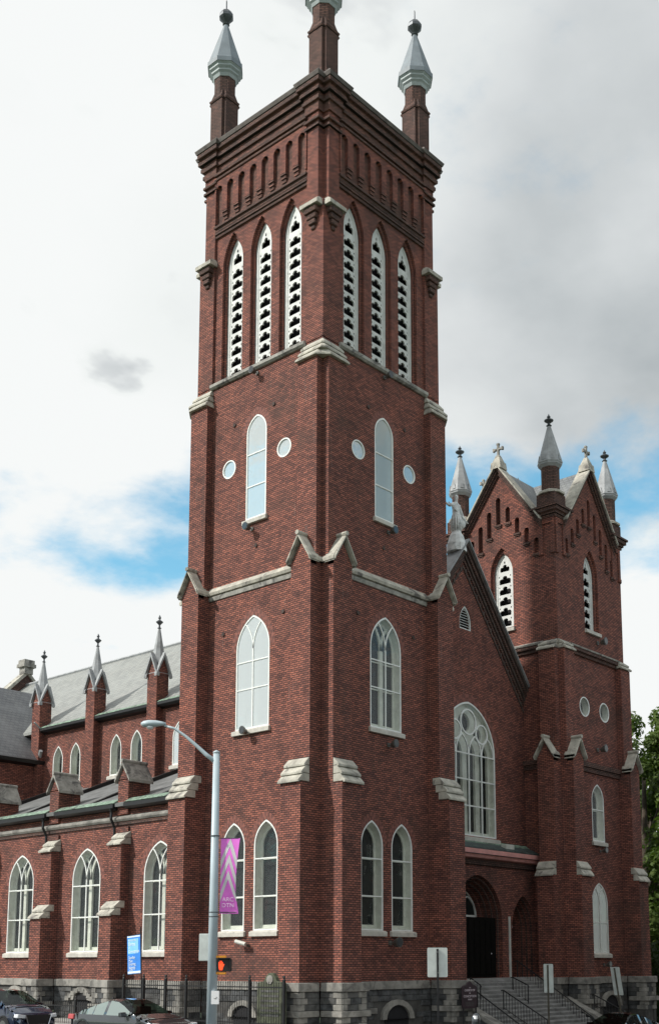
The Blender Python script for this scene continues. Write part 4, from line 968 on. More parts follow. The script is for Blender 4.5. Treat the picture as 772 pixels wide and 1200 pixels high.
# ------------------------------------------------------------ iron fence
def fence(ya, yb, ztop, x, label, gap=.13, posts=(), ball=True):
    o = empty('iron_fence', (x, ya, -.2), label, 'fence')
    zb = -.22
    for z in (ztop-.22, zb+.35): q = MB(); q.box(x-.02, x+.02, ya, yb, z, z+.045); q.build('fence_rail', 'black_metal', o)
    me = None; n = int((yb-ya)/gap)
    for i in range(n+1):
        if me is None:
            q = MB(); q.tube([(0, 0, zb), (0, 0, ztop-.06)], .012, 5); q.lathe((0, 0, ztop-.06), [(.012, 0), (.022, .02), (.002, .08)], 5); pk = q.build('picket', 'black_metal', o); me = pk.data
            pk.matrix_parent_inverse = world_inv(o)
        else:
            pk = bpy.data.objects.new('picket', me); COL.objects.link(pk); pk.parent = o; pk.matrix_parent_inverse = world_inv(o)
        pk.location = (x, ya+i*gap, 0)
    for y in posts:
        q = MB(); q.box(x-.045, x+.045, y-.045, y+.045, zb, ztop+.08); q.lathe((x, y, ztop+.08), [(.05, 0), (.03, .03), (.055, .08), (.04, .13), (.005, .16)], 8); q.build('fence_post', 'black_metal', o)
    return o
fence(-1.05, 8.3, 1.66, -3.0, 'tall black iron picket fence in front of the tall tower base', posts=(-1.05, .75, 4.35, 5.6, 7.0, 8.3))
fence(9.0, 17.6, .72, -3.0, 'low black iron picket fence behind the parked cars', .16, posts=(9.0, 11.6, 14.4, 17.6))

# memorial stone behind the fence
o = empty('memorial_stone', (-2.0, .8, -.2), 'mossy arched memorial stone behind the tall iron fence', 'memorial stone')
P = PL(-1.95)
q = MB(); extr(q, P, [(.05, -.3), (1.45, -.3), (1.45, 1.60), (1.1, 1.66), (1.02, 1.8), (.9, 1.93), (.75, 1.98), (.6, 1.93), (.48, 1.8), (.4, 1.66), (.05, 1.60)], -.2, .0); q.build('slab', 'moss_stone', o, bevel=.02)
q = MB(); extr(q, P, circ(.75, 1.72, .17, 16), .0, .03); q.build('medallion', 'stone_plinth', o)
for i in range(6):
    q = MB(); pbox(q, P, .25, 1.25, .35+i*.18, .43+i*.18, 0, .012); q.build('inscription_line', 'stone_mid', o)

# ------------------------------------------------------------ text helper
def text_obj(name, s, size, m, parent, origin, U, Nrm, align='CENTER', ext=.004, sxs=1.0):
    cu = bpy.data.curves.new('t', 'FONT'); cu.body = s; cu.size = size; cu.align_x = align; cu.extrude = ext
    t = bpy.data.objects.new('t', cu); COL.objects.link(t); bpy.context.view_layer.update()
    me = bpy.data.meshes.new_from_object(t.evaluated_get(bpy.context.evaluated_depsgraph_get())); bpy.data.objects.remove(t)
    me.materials.clear(); me.materials.append(M[m]); o = bpy.data.objects.new(name, me); COL.objects.link(o)
    U = Vector(U).normalized(); Nv = Vector(Nrm).normalized(); Vv = Nv.cross(U)
    mt = Matrix(((U.x*sxs, Vv.x, Nv.x, origin[0]), (U.y*sxs, Vv.y, Nv.y, origin[1]), (U.z*sxs, Vv.z, Nv.z, origin[2]), (0, 0, 0, 1)))
    me.transform(mt)
    if parent: o.parent = parent; o.matrix_parent_inverse = world_inv(parent)
    return o

# ------------------------------------------------------------ street lamp with banner and signal
lx, ly = -6.43, -1.05
gr = gz_(lx, ly)-.1
rt = Vector((math.sin(yaw), -math.cos(yaw), 0)); fw = Vector((math.cos(yaw), math.sin(yaw), 0))   # street directions at the lamp
base = Vector((lx, ly, 0))
o = empty('street_lamp', (lx, ly, gr), 'tall grey tapered metal street lamp with curved arm at the corner', 'street lamp')
q = MB(); q.tube([(lx, ly, gr), (lx, ly, 9.62)], [.185, .112], 20); q.lathe((lx, ly, 0), [(.122, 9.6), (.118, 9.66), (.02, 9.72)], 16); q.build('pole', 'galv', o, smooth=True)
q = MB(); q.lathe((lx, ly, 0), [(.3, gr), (.3, gr+.12), (.25, gr+.3)], 16); q.build('base_flange', 'galv', o)
for z in (3.9, 4.05, 6.68): q = MB(); q.lathe((lx, ly, 0), [(.13, z), (.165, z+.005), (.165, z+.035), (.13, z+.04)], 16); q.build('clamp_band', 'finial_iron', o)
arm = -rt
pts = [base+arm*a+Vector((0, 0, z)) for a, z in ((.02, 9.3), (.35, 9.55), (.75, 9.92), (1.1, 10.22), (1.5, 10.5), (1.85, 10.6))]
q = MB(); q.tube(pts, [.085, .075, .062, .052, .045, .04], 10); q.build('arm', 'galv', o, smooth=True)
c_ = base+arm*2.15+Vector((0, 0, 10.66)); q = MB()
rings = []
for (a, rw_, zt, zb_) in ((-.35, .06, .05, -.04), (-.2, .1, .09, -.07), (.0, .17, .13, -.10), (.25, .19, .14, -.13), (.42, .14, .11, -.11), (.52, .05, .05, -.05)):
    rings.append([c_+arm*a+fw*(rw_*math.cos(t))+Vector((0, 0, (zt if math.sin(t) > 0 else -zb_)*math.sin(t)*1.0)) for t in [2*math.pi*i/12 for i in range(12)]])
q.loft(rings); q.build('lamp_head', 'galv', o, smooth=True)
q = MB(); cc = c_+arm*.2+Vector((0, 0, -.12)); q.lathe(tuple(cc), [(.02, -.07), (.1, -.05), (.14, .02)], 12); q.build('lamp_lens', 'lamp_clear', o, smooth=True)
q = MB(); q.tube([base-rt*.15+Vector((0, 0, 2.5)), base-rt*.22+Vector((0, 0, 2.5))], .03, 6); q.build('hand_hole_bolt', 'galv', o)
# white sticker on the pole
q = MB()
def PPole(off, rr=.195): return lambda u, v, d=0: tuple(base + rt*(off+u) - fw*(rr+d) + Vector((0, 0, v)))
Pp = PPole(.06); extr(q, Pp, [(-.06, .98), (.20, .98), (.20, 1.42), (-.06, 1.42)], -.06, .0); st_ = q.build('pole_sticker', 'paper', None); tagp(st_, label='small white notice strapped low on the street lamp pole', category='notice')
text_obj('notice_mark', '✓', .16, 'post_brown', st_, Pp(.08, 1.13, .004), rt, -fw)
# banner
bo = empty('street_banner', tuple(base+rt*.3+Vector((0, 0, 4))), 'magenta banner with pale grey chevrons hanging from the street lamp', 'banner')
Pb = lambda u, v, d=0: tuple(base + rt*(.21+u) - fw*(.0+d) + Vector((0, 0, v)))
zt_, zb_ = 6.62, 4.02; Wb = .66
def bedge(v): f = (zt_-v)/(zt_-zb_); return Wb*(1-.20*math.sin(min(1, f*1.35)*math.pi/2*1.0) + .16*max(0, f-.75)/.25)
def wav(u, v): return .09*math.sin((zt_-v)*2.1)*(u/Wb)
q = MB(); nv, nu = 26, 8
for side_ in (0, -.006):
    b0 = len(q.v)
    for i in range(nv+1):
        v = zt_+(zb_-zt_)*i/nv; wv = bedge(v)
        for j in range(nu+1): u = wv*j/nu; q.v.append(Pb(u, v - .03*math.sin(math.pi*j/nu)*0, wav(u, v)+side_))
    for i in range(nv):
        for j in range(nu): q.f.append((b0+i*(nu+1)+j, b0+i*(nu+1)+j+1, b0+(i+1)*(nu+1)+j+1, b0+(i+1)*(nu+1)+j)); q.m.append(0)
q.build('banner_cloth', 'magenta', bo, smooth=True)
for k_, vc in enumerate((6.62, 6.06, 5.50)):   # chevrons: apex height
    q = MB()
    for s in (-1, 1):
        for i in range(8):
            f0, f1 = i/8, (i+1)/8
            def pt(f, o_):
                v = vc - f*.78 - o_; v = min(v, zt_-.01); wv = bedge(v); u = wv*(.5+s*.5*f); return Pb(u, v, wav(u, v)+.006)
            q.add([pt(f0, 0), pt(f1, 0), pt(f1, .30), pt(f0, .30)], [(0, 1, 2, 3)])
    q.build('chevron', 'banner_grey', bo)
text_obj('banner_lettering', 'ARC', .2, 'banner_letters', bo, Pb(.28, 4.44, .05), rt, -fw); text_obj('banner_lettering', 'DTN', .2, 'banner_letters', bo, Pb(.28, 4.24, .05), rt, -fw)
for z in (zt_, zb_+.05): q = MB(); q.tube([Pb(-.12, z), Pb(Wb*.9, z)], .015, 6); q.build('banner_rod', 'finial_iron', bo)
# pedestrian signal
so_ = empty('pedestrian_signal', tuple(base+rt*.4+Vector((0, 0, 2.4))), 'pedestrian signal showing a lit red raised hand on the lamp pole', 'traffic signal')
Ps = lambda u, v, d=0: tuple(base + rt*(.15+u) - fw*(.12+d) + Vector((0, 0, v)))
q = MB(); pbox(q, Ps, .02, .50, 2.06, 2.50, -.2, .0); q.build('housing', 'car_trim', so_, bevel=.02)
q = MB(); pbox(q, Ps, .04, .48, 2.50, 2.53, -.02, .14); pbox(q, Ps, .46, .49, 2.1, 2.5, -.02, .1); q.build('visor', 'car_trim', so_)
q = MB(); pbox(q, Ps, -.06, .32, 2.52, 2.60, -.16, -.02); pbox(q, Ps, -.06, .32, 1.97, 2.045, -.16, -.02); q.build('mounting_bracket', 'signal_orange', so_, bevel=.01)
hand = [(-.05, -.17), (.05, -.17), (.075, -.07), (.12, .02), (.10, .045), (.07, .01), (.065, .1), (.045, .1), (.04, .04), (.035, .14), (.012, .145), (.008, .05), (-.002, .05), (-.01, .15), (-.035, .15), (-.038, .04), (-.045, .04), (-.06, .11), (-.08, .105), (-.08, -.02), (-.075, -.09)]
q = MB(); extr(q, Ps, [(.15+u, 2.28+v) for u, v in hand], .002, .008); q.build('raised_hand_symbol', 'hand_red', so_)
q = MB(); pbox(q, Ps, -.62, -.30, 2.42, 3.34, -.3, -.08); q.build('box_body', 'sign_back', None, bevel=.015)
bx_ = bpy.context.scene.objects[q and [o_.name for o_ in COL.objects if o_.name.startswith('box_body')][-1]]; bx_.name = 'control_box'; tagp(bx_, label='plain grey metal box mounted on the left of the lamp pole', category='control box')

# ------------------------------------------------------------ signs
def post_sign(x, y, zc, w_, h_, ang, label, zt=None, lean=0, double=False):
    g = gz_(x, y)-.13; o = empty('street_sign', (x, y, g), label, 'street sign')
    U = Vector((math.cos(ang), math.sin(ang), 0)); Nn = Vector((U.y, -U.x, 0)); b_ = Vector((x, y, 0))
    ln = Vector((U.x*lean, U.y*lean, 0))
    Pq = lambda u, v, d=0: tuple(b_+U*u+Nn*d+Vector((0, 0, v))+ln*(v-g))
    pm_ = 'black_metal' if not double else 'post_brown'
    q = MB(); pbox(q, Pq, -.03, .03, g, zc+h_/2-.04, -.02, .03); q.build('post', pm_, o)
    def plate(us, d0):
        q = MB(); r_ = .04; c = []
        for cx_, cy_, a0 in ((w_/2-r_, h_/2-r_, 0), (-w_/2+r_, h_/2-r_, 90), (-w_/2+r_, -h_/2+r_, 180), (w_/2-r_, -h_/2+r_, 270)):
            c += [(us+cx_+r_*math.cos(R(a0+a)), zc+cy_+r_*math.sin(R(a0+a))) for a in (0, 45, 90)]
        extr(q, Pq, c, d0-.006, d0); q.build('sign_plate', 'sign_back', o)
    plate(0, -.03)
    q = MB()
    for v in (zc-h_*.35, zc+h_*.35): q.lathe(Pq(0, v, .035), [(.02, -.01), (.02, .01)], 6)
    q.build('bolt', 'chrome', o)
    return o
post_sign(-1.9, -7.2, 2.36, .68, .98, yaw-math.pi/2+.1, 'blank back of a white rectangular sign on a black post before the tall tower')
post_sign(7.9, -5.3, 1.70, .55, 1.16, yaw-math.pi/2-.95, 'tall narrow sign seen edge-on in front of the steps', double=True)
post_sign(14.3, -5.2, 1.50, .55, 1.25, yaw-math.pi/2-.95, 'leaning narrow sign in front of the gabled tower', double=True, lean=-.16)
# church notice board
P = PX(-1.62); o = empty('notice_board', (7.6, -1.6, -.9), 'dark maroon shaped church notice board beside the steps', 'notice board')
q = MB(); bd = [(7.05, .42), (8.05, .42), (8.08, .6), (8.08, 1.32), (7.95, 1.38), (7.8, 1.42), (7.68, 1.52), (7.56, 1.56), (7.44, 1.52), (7.32, 1.42), (7.15, 1.38), (7.02, 1.32), (7.02, .6)]
extr(q, P, bd, -.06, 0); q.build('board', 'maroon', o, bevel=.012)
for x in (7.1, 8.0): q = MB(); q.tube([(x, -1.6, -1.0), (x, -1.6, .5)], .035, 8); q.build('post', 'black_metal', o)
for s_, z_, sz in (('THE', 1.26, .07), ('CHURCH OF', 1.13, .13), ('THE', 1.03, .07), ('CONCEPTION', .88, .14), ('PARISH', .76, .09)):
    text_obj('lettering', s_, sz, 'board_letters', o, P(7.55, z_, .004), (1, 0, 0), (0, -1, 0))
for z_ in (.66, .6, .54): q = MB(); pbox(q, P, 7.25, 7.85, z_, z_+.02, 0, .004); q.build('lettering_line', 'stone_mid', o)
# blue banner on a pole behind the fence
P = lambda u, v, d=0: (-1.5-d, 9.9-u*1.0, v)
o = empty('blue_banner', (-1.5, 9.0, -.2), 'bright blue vertical banner with white lettering on a leaning pole by the aisle wall', 'banner')
def Q(u, v, d=0): f = (v-1.88)/1.65; return (-1.5-d, 9.25+.9*(1-u) + (f-.5)*.12 - .08, v + .06*u)
q = MB(); q.loft([[Q(u, v, d) for u, v in ((0, 1.86), (1, 1.86), (1, 3.5), (0, 3.5))] for d in (-.015, 0)]); q.build('banner_cloth', 'banner_blue', o)
for z0_, z1_ in ((3.42, 3.48), (1.88, 1.97)): q = MB(); q.loft([[Q(u, v, d) for u, v in ((.02, z0_), (.98, z0_), (.98, z1_), (.02, z1_))] for d in (0, .006)]); q.build('banner_border', 'letters', o)
q = MB(); q.loft([[Q(u, v, d) for u, v in ((.06, 2.72), (.85, 2.72), (.85, 3.36), (.06, 3.36))] for d in (0, .004)]); q.build('pale_panel', 'banner_sky', o)
for s_, z_, sz in (('Home of the', 3.26, .12), ('Shrine', 3.06, .23), ('of', 2.93, .14), ('Conception', 2.76, .19), ('Sunday', 2.50, .19), ('Mass', 2.36, .17), ('Evening', 2.22, .19), ('Nightly', 2.06, .19), ('open daily', 1.985, .09)):
    text_obj('lettering', s_, sz, 'letters', o, Q(.1 if z_ < 2.7 else .1, z_, .008), (0, -1, .06), (-1, 0, 0), 'LEFT', sxs=.82)
q = MB(); q.tube([(-1.5, 8.95, -.2), (-1.5, 9.2, 3.9)], .03, 8); q.build('pole', 'black_metal', o)
q = MB(); q.tube([(-1.5, 9.2, 3.58), (-1.5, 10.05, 3.5)], .015, 6); q.tube([(-1.5, 9.1, 1.88), (-1.5, 9.95, 1.84)], .015, 6); q.build('banner_rod', 'black_metal', o)

# ------------------------------------------------------------ floodlights and camera
def floodlight(P, u, v, label, size=1.0, m='floodlight_grey'):
    p = P(u, v, 0); o = empty('floodlight', p, label, 'floodlight', 'small floodlights fixed to the brickwork')
    q = MB(); q.loft([[P(u+a*size, v+b*size, d) for a, b in ((-.07, -.07), (.07, -.07), (.07, .07), (-.07, .07))] for d in (-.01, .06)]); q.tube([P(u, v, .05), P(u, v-.02, .22*size)], .025, 6); q.build('bracket', m, o)
    q = MB(); q.loft([[P(u+a*size*.6, v-.02+b*size*.6, .18*size) for a, b in circ(0, 0, .14, 10)], [P(u+a*size, v+.03+b*size, .42*size) for a, b in circ(0, 0, .17, 10)]]); q.build('lamp_housing', m, o)
    q = MB(); q.loft([[P(u+a*size, v+.03+b*size, d*size) for a, b in circ(0, 0, .14, 10)] for d in (.42, .435)]); q.build('lens', 'lens_dark', o)
floodlight(FA[0], 3.95, 28.2, 'floodlight under the belfry sill on the sunlit tower face')
floodlight(FA[1], 3.98, 28.2, 'floodlight under the belfry sill on the shaded tower face')
floodlight(FA[0], 4.15, 21.0, 'floodlight below the narrow upper window on the sunlit tower face', 1.1)
floodlight(FA[1], 4.2, 21.0, 'floodlight below the narrow upper window on the shaded tower face', 1.1)
floodlight(FA[0], 4.15, 12.0, 'box floodlight at the sill of the middle window on the sunlit tower face', 1.1)
floodlight(FA[1], 4.15, 11.5, 'floodlight under the middle window on the shaded tower face', 1.1)
floodlight(FA[1], 4.2, 3.15, 'round floodlight between the two lowest windows on the shaded tower face', 1.3)
floodlight(FB[1], 3.72, 13.7, 'floodlight below the paired round windows of the gabled tower', 1.3)
floodlight(FB[1], 4.1, 19.75, 'floodlight under the louvred window of the gabled tower', 1.3)
floodlight(FB[1], 3.65, 8.2, 'floodlight under the middle window of the gabled tower', 1.0)
floodlight(FB[1], 3.65, 2.2, 'floodlight under the lowest window of the gabled tower', 1.0)
# wall anchors
for nm, k in (('sunlit', 0), ('shaded', 1)):
    for (u, v) in ((2.9, 26.4), (5.4, 26.2), (3.9, 20.2), (2.2, 16.9), (5.9, 16.6)):
        q = MB(); P = FA[k]; q.loft([[P(u+a, v+b, d) for a, b in circ(0, 0, .09, 8)] for d in (-.01, .05)]); q.build('wall_anchor', 'brick_black', T)
o = empty('security_camera', FA[0](4.25, 3.2), 'pale bullet security camera under the low windows on the sunlit tower face', 'security camera')
q = MB(); q.tube([FA[0](4.0, 3.05, 0), FA[0](4.02, 3.1, .22)], .06, 8); q.build('bracket', 'floodlight_grey', o)
q = MB(); q.tube([FA[0](3.95, 3.1, .25), FA[0](4.45, 3.22, .35)], .085, 10); q.build('camera_body', 'camera_white', o)
# parking meter
px_, py_ = -3.1, -9.6
g = gz_(px_, py_)-.13
P_ = Vector((-33.237, -31.364, 0)) ; dv = Vector((.82, .57))
o = empty('parking_meter', (px_, py_, g), 'grey domed parking meter head at the kerb near the notice board', 'parking meter')
q = MB(); q.tube([(px_, py_, g), (px_, py_, 0.45)], .035, 8); q.build('post', 'galv', o)
q = MB(); q.lathe((px_, py_, .3), [(.08, 0), (.13, .03), (.15, .1), (.16, .3), (.13, .42), (.06, .49), (.01, .5)], 14, sy=.8); q.build('meter_head', 'car_grey', o, smooth=True)
q = MB(); q.lathe((px_-.08, py_-.06, .62), [(.07, 0), (.07, .1)], 10); q.build('meter_window', 'paper', o)

# ------------------------------------------------------------ cars
def car(loc, rz, paint, L, Wc, H, suv, label, name='parked_car', sg='car_glass'):
    o = empty(name, (0, 0, 0), label, 'car', 'cars parked along the kerb')
    hb = .98 if suv else .86; hw = Wc/2
    xr = L/2
    if suv: roof = [(-xr, .75), (-xr+.05, 1.0), (-xr+.25, 1.15), (-xr+.75, H-.06), (-xr+1.3, H), (-.2, H), (.35, H-.05), (.75, H-.22), (1.35, hb+.16), (1.5, hb+.13), (xr-.5, hb), (xr-.18, hb-.14), (xr-.03, hb-.35), (xr, .45)]
    else: roof = [(-xr, .7), (-xr+.08, .92), (-xr+.65, 1.0), (-xr+1.45, H-.16), (-xr+2.0, H-.03), (-.25, H), (.15, H-.04), (.5, H-.16), (1.25, hb+.10), (1.42, hb+.06), (xr-.55, hb-.08), (xr-.2, hb-.18), (xr-.03, hb-.35), (xr, .45)]
    def rz_(x):
        for (a, za), (b, zb_) in zip(roof, roof[1:]):
            if a <= x <= b: f = (x-a)/(b-a); return za+(zb_-za)*f
        return roof[-1][1]
    cab0 = roof[2][0]+.0; cab1 = roof[8][0]
    xs = sorted(set([r_[0] for r_ in roof] + [-xr+i*L/34 for i in range(35)]))
    def belt(x): return min(hb+.05, rz_(x)-.01) if cab0 < x < cab1 else rz_(x)-.07
    secs = []
    for x in xs:
        z = rz_(x); b = belt(x); e = abs(x)/xr; wt = hw*(1-.16*max(0, e-.72)/.28*max(0, e-.72)/.28*1.2-.02*e)
        t = max(0, z-b); inn = t*.42 if cab0 < x < cab1 else .05
        dbt = .22 if e < .9 else .22+.25*(e-.9)/.1
        secs.append([(x, wt*.93, dbt), (x, wt, dbt+.22), (x, wt*.995, min(b-.12, .72)), (x, wt*.965, b), (x, wt*.965-inn, z-(.06 if t > .2 else .02)), (x, (wt*.965-inn)*.72, z), (x, 0, z+.015)])
    n = 7; full = []
    for s_ in secs: full.append(s_ + [(x, -y, z) for x, y, z in reversed(s_[:-1])])
    body = MB(); side = {}; piece = 0; ws_ = MB(); rw_ = MB(); m_ = len(full[0])
    wheels = (-xr+.95, xr-.92)
    for i in range(len(xs)-1):
        xm = (xs[i]+xs[i+1])/2
        for j in range(m_-1):
            q4 = [full[i][j], full[i][j+1], full[i+1][j+1], full[i+1][j]]
            jj = j if j < 6 else 11-j
            incab = cab0 < xm < cab1; tgt = body
            if incab and jj == 3 and rz_(xm)-belt(xm) > .12:
                pil = any(abs(xm-p) < .07 for p in (-.35, -xr+1.35 if suv else -xr+1.5)) or xm > cab1-.35
                if not pil: tgt = side.setdefault((j > 6, 0 if xm < -xr+1.4 else (1 if xm < -.35 else 2)), MB())
            if incab and jj >= 4:
                if roof[6][0]-.02 < xm: tgt = ws_
                elif xm < roof[3][0]: tgt = rw_
            tgt.add(q4, [(0, 1, 2, 3)])
    for e_ in (0, len(full)-1): body.add(full[e_], [tuple(range(m_))])
    def mk(mb_, nm, m__, par=o, sm=True):
        me = mb_.build(nm, m__, par, smooth=sm)
        bm = bmesh.new(); bm.from_mesh(me.data); bmesh.ops.remove_doubles(bm, verts=bm.verts, dist=.0005); bm.to_mesh(me.data); bm.free(); return me
    bo_ = mk(body, 'body', paint); [mk(sd_, 'side_window', sg) for sd_ in side.values()]; mk(ws_, 'windshield', 'car_glass'); mk(rw_, 'rear_window', 'car_glass')
    q = MB(); q.box(-xr+1.0, 1.0, -hw+.15, hw-.15, .4, .8)
    for x in (-.9, .1):
        for y in (-.4, .4): q.box(x-.1, x+.12, y-.25, y+.25, .8, 1.18)
    q.build('interior', 'car_trim', o)
    for wx in wheels:
        for s_ in (-1, 1):
            q = MB(); q.tube([(wx, s_*(hw-.24), .34), (wx, s_*(hw+.005), .34)], .34, 22); wl = q.build('wheel', 'tyre', o)
            q = MB(); q.tube([(wx, s_*(hw-.05), .34), (wx, s_*(hw+.015), .34)], .23, 18); q.build('rim', 'chrome', wl)
            q = MB(); ring(q, lambda u, v, d=0: (u, s_*(hw+d), v), circ(wx, .34, .42, 22), circ(wx, .34, .36, 22), -.12, .012); q.build('wheel_arch', 'car_trim' if suv else paint, bo_)
    for s_ in (-1, 1):
        q = MB(); q.loft([[(x, s_*y, z) for y, z in ((hw*.93, hb-.30), (hw*.50, hb-.33), (hw*.52, hb-.21), (hw*.90, hb-.16))] for x in (xr-.45, xr-.06)]); q.build('headlight', 'lamp_clear', o, bevel=.02)
        q = MB(); q.loft([[(x, s_*y, z) for y, z in ((hw*.98, .72), (hw*.6, .74), (hw*.6, .88), (hw*.95, .90))] for x in (-xr+.03, -xr+.35)]); q.build('tail_light', 'tail_red', o, bevel=.02)
        q = MB(); q.loft([[(cab1-.5+dx, s_*(hw+y), hb+.02+z) for dx, z in ((-.06, 0), (.1, 0), (.06, .16), (-.06, .15))] for y in (-.05, .2)]); q.build('side_mirror', paint, o, bevel=.02)
    q = MB(); gh = (.32, hb-.2); q.loft([[(xr-.02+.03*k_, y, z) for y, z in ((-hw*.5, gh[0]), (hw*.5, gh[0]), (hw*.58, gh[1]), (-hw*.58, gh[1]))] for k_ in (0, 1)]); q.build('grille', 'car_trim', o)
    q = MB(); q.tube([(xr+.02, -hw*.6, gh[1]), (xr+.03, -hw*.45, gh[0]+.05), (xr+.03, 0, gh[0]), (xr+.03, hw*.45, gh[0]+.05), (xr+.02, hw*.6, gh[1])], .022, 6); q.build('grille_trim', 'chrome', o)
    q = MB(); q.box(xr-.02, xr+.03, -.26, .26, .3, .42); q.build('number_plate', 'paper', o)
    o.location = loc; o.rotation_euler = (0, 0, rz); return o
gs = -.40
car((-7.6, 9.7, gs+.05), R(-90), 'car_navy', 4.6, 1.86, 1.69, True, 'dark blue sport utility car at the left edge with its grille showing')
car((-7.4, 2.0, gs+.07), R(-90), 'car_grey', 5.1, 1.85, 1.45, False, 'dark grey low sedan parked behind the dark blue car, beside the lamp pole', sg='car_glass_pale')
car((12.2, -6.1, gz_(12.2, 0)-.26), R(180), 'car_black', 4.8, 1.85, 1.43, False, 'black sedan parked in front of the gabled tower')
car((12.9, -9.2, gz_(12.9, 0)-.26), R(0), 'car_silver', 4.5, 1.82, 1.47, False, 'silver blue car at the right edge of the picture')

# ------------------------------------------------------------ trees and house
def tree(x, y, h, r, zc, n, label, m='leaves', seed=1, leaf=.2, zg=None):
    rnd = random.Random(seed); g = gz_(x, y)-.3
    o = empty('tree', (x, y, g), label, 'tree')
    q = MB(); q.tube([(x, y, g), (x+.1, y, g+h*.25), (x-.1, y+.1, g+h*.5), (x, y, g+h*.82)], [r*.07, r*.055, r*.04, r*.015], 10); q.build('trunk', 'bark', o, smooth=True)
    q = MB(); cl = []
    for i in range(26):
        a = rnd.uniform(0, 6.28); zz = rnd.uniform(.3, .95)*h; rr = r*(1-((zz/h-.55)/.55)**2*.75)*rnd.uniform(.45, 1.0)
        p = Vector((x+rr*math.cos(a), y+rr*math.sin(a), g+zz)); st = Vector((x, y, g+zz*.62)); mid = (st+p)/2+Vector((0, 0, .3))
        q.tube([st, mid, p], [r*.022, r*.014, r*.004], 5); cl.append((p, rnd.uniform(.14, .26)*r)); cl.append((mid, rnd.uniform(.12, .2)*r))
    for i in range(70):
        a = rnd.uniform(0, 6.28); zz = rnd.uniform(.22, 1.0)*h; rr = r*max(.12, (1-((zz/h-.5)/.56)**2*.8))*rnd.uniform(.6, 1.02)
        cl.append((Vector((x+rr*math.cos(a), y+rr*math.sin(a), g+zz)), rnd.uniform(.08, .2)*r))
    q.build('limb', 'bark', o)
    c = MB(); per = n//len(cl)
    for p, cr in cl:
        for i in range(per):
            d = Vector((rnd.gauss(0, 1), rnd.gauss(0, 1), rnd.gauss(0, 1))).normalized(); pp = p+d*cr*(rnd.random()**.4)
            nrm = (d+Vector((rnd.gauss(0, .6), rnd.gauss(0, .6), rnd.gauss(.5, .6)))).normalized(); u = nrm.orthogonal().normalized(); u.rotate(Matrix.Rotation(rnd.uniform(0, 6.28), 3, nrm)); v = nrm.cross(u); s_ = leaf*rnd.uniform(.6, 1.3)
            c.v += [tuple(pp-u*s_*.5), tuple(pp+v*s_*.3), tuple(pp+u*s_*.5), tuple(pp-v*s_*.3)]; b_ = len(c.v)-4; c.f.append((b_, b_+1, b_+2, b_+3)); c.m.append(0)
    me = bpy.data.meshes.new('crown'); me.from_pydata(c.v, [], c.f); me.materials.append(M[m]); co = bpy.data.objects.new('crown', me); COL.objects.link(co); co.parent = o; co.matrix_parent_inverse = world_inv(o)
tree(38.5, 6.0, 20.5, 7.2, 0, 75000, 'tall leafy green tree right of the gabled tower', seed=3, leaf=.34)
tree(46.0, 17.0, 20.0, 7.0, 0, 20000, 'darker green tree behind the tall leafy tree', m='leaves_dark', seed=5, leaf=.42)
tree(-3.0, 74.0, 27.0, 8.0, 0, 12000, 'distant dark tree top behind the transept roof', m='leaves_dark', seed=9, leaf=.5)
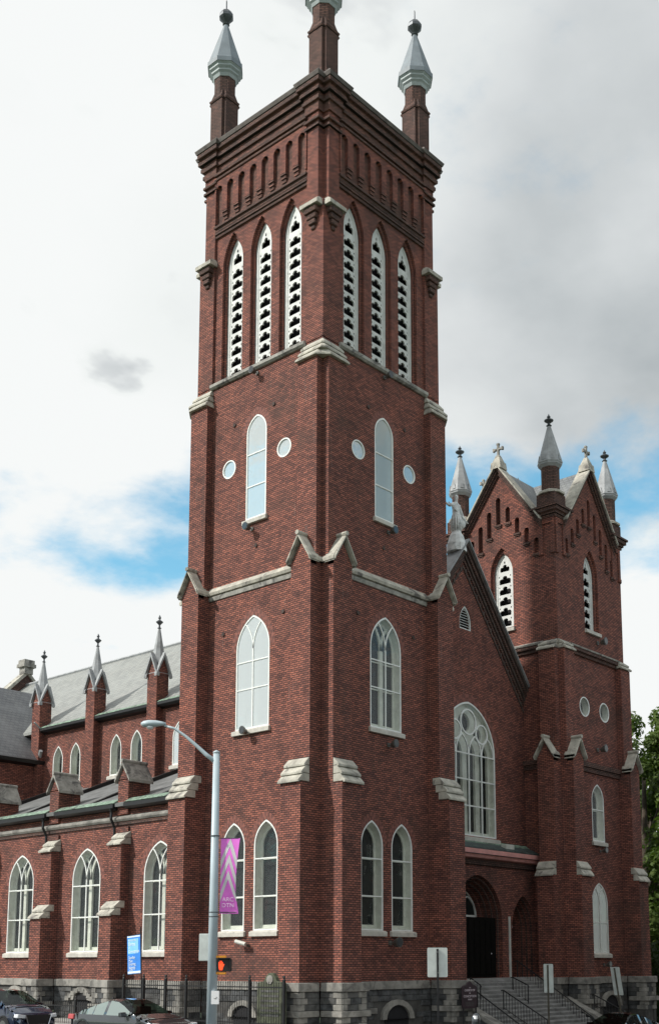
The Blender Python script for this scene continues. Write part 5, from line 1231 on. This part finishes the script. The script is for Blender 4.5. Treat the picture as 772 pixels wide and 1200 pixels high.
# hedge
rnd = random.Random(4); c = MB()
for i in range(14000):
    p = Vector((rnd.uniform(27.6, 40), rnd.uniform(-1.5, 4), 0)); p.z = -1.6+rnd.random()**.6*(4.6+.35*math.sin(p.x*2)+.3*math.sin(p.y*3)); s_ = .3
    nrm = Vector((rnd.gauss(0, 1), rnd.gauss(0, 1), rnd.gauss(.3, 1))).normalized(); u = nrm.orthogonal().normalized(); v = nrm.cross(u)
    c.add([p-u*s_*.5, p+v*s_*.3, p+u*s_*.5, p-v*s_*.3], [(0, 1, 2, 3)])
me = bpy.data.meshes.new('hedge'); me.from_pydata(c.v, [], c.f); me.materials.append(M['leaves_dark']); hd = bpy.data.objects.new('hedge', me); COL.objects.link(hd)
tagp(hd, label='dense dark hedge beside the gabled tower at the right edge', category='hedge')
# house beyond the tree
H_ = empty('house', (52, 8, -1.5), 'grey clapboard house glimpsed through the tree', 'house')
q = MB(); q.box(49, 58, 3, 13, -2, 8.5); q.build('wall', 'clapboard', H_)
q = MB(); q.loft([[(x, y, z) for y, z in ((2.5, 8.4), (8, 12.5), (13.5, 8.4))] for x in (48.6, 58.4)]); q.build('roof', 'slate_dark', H_)
for y in (4.5, 7.5, 10.5):
    for z in (1.5, 5.2):
        q = MB(); q.box(48.93, 49.1, y-.55, y+.55, z, z+1.7); wn = q.build('window', 'white_paint', H_); q = MB(); q.box(48.9, 48.95, y-.45, y+.45, z+.1, z+1.6); q.build('pane', 'leaded_glass', wn)
for x in (50.5, 53.5, 56.5):
    for z in (1.5, 5.2):
        q = MB(); q.box(x-.55, x+.55, 2.93, 3.1, z, z+1.7); wn = q.build('window', 'white_paint', H_); q = MB(); q.box(x-.45, x+.45, 2.9, 2.95, z+.1, z+1.6); q.build('pane', 'leaded_glass', wn)

# added unseen blocks that shade the lower front and darken its reflections
for (x0, x1, h, m, lab) in ((2, 24, 13.5, 'brick_dark', 'unseen dark brick block across the front street, added to shade the church, nearer the corner'), (24.6, 52, 16.5, 'stone_dirty_dark', 'taller unseen grey block across the front street, added to shade the church, farther from the corner')):
    o = empty('sky_blocker', ((x0+x1)/2, -26, -1.3), lab, 'sky_blocker')
    q = MB(); q.box(x0, x1, -34, -19.5, -1.6, h); q.build('wall', m, o)
    q = MB(); q.box(x0-.2, x1+.2, -34.2, -19.2, h, h+.5); q.build('cornice', 'stone_dirty', o)
    n = int((x1-x0)/3)
    for i in range(n):
        for j in range(int(h/3.6)):
            xc_ = x0+(i+.5)*(x1-x0)/n; z_ = 1.2+j*3.5
            q = MB(); q.box(xc_-.6, xc_+.6, -19.52, -19.42, z_, z_+1.9); wn = q.build('window', 'white_paint', o)
            q = MB(); q.box(xc_-.5, xc_+.5, -19.45, -19.40, z_+.1, z_+1.8); q.build('pane', 'leaded_glass', wn)
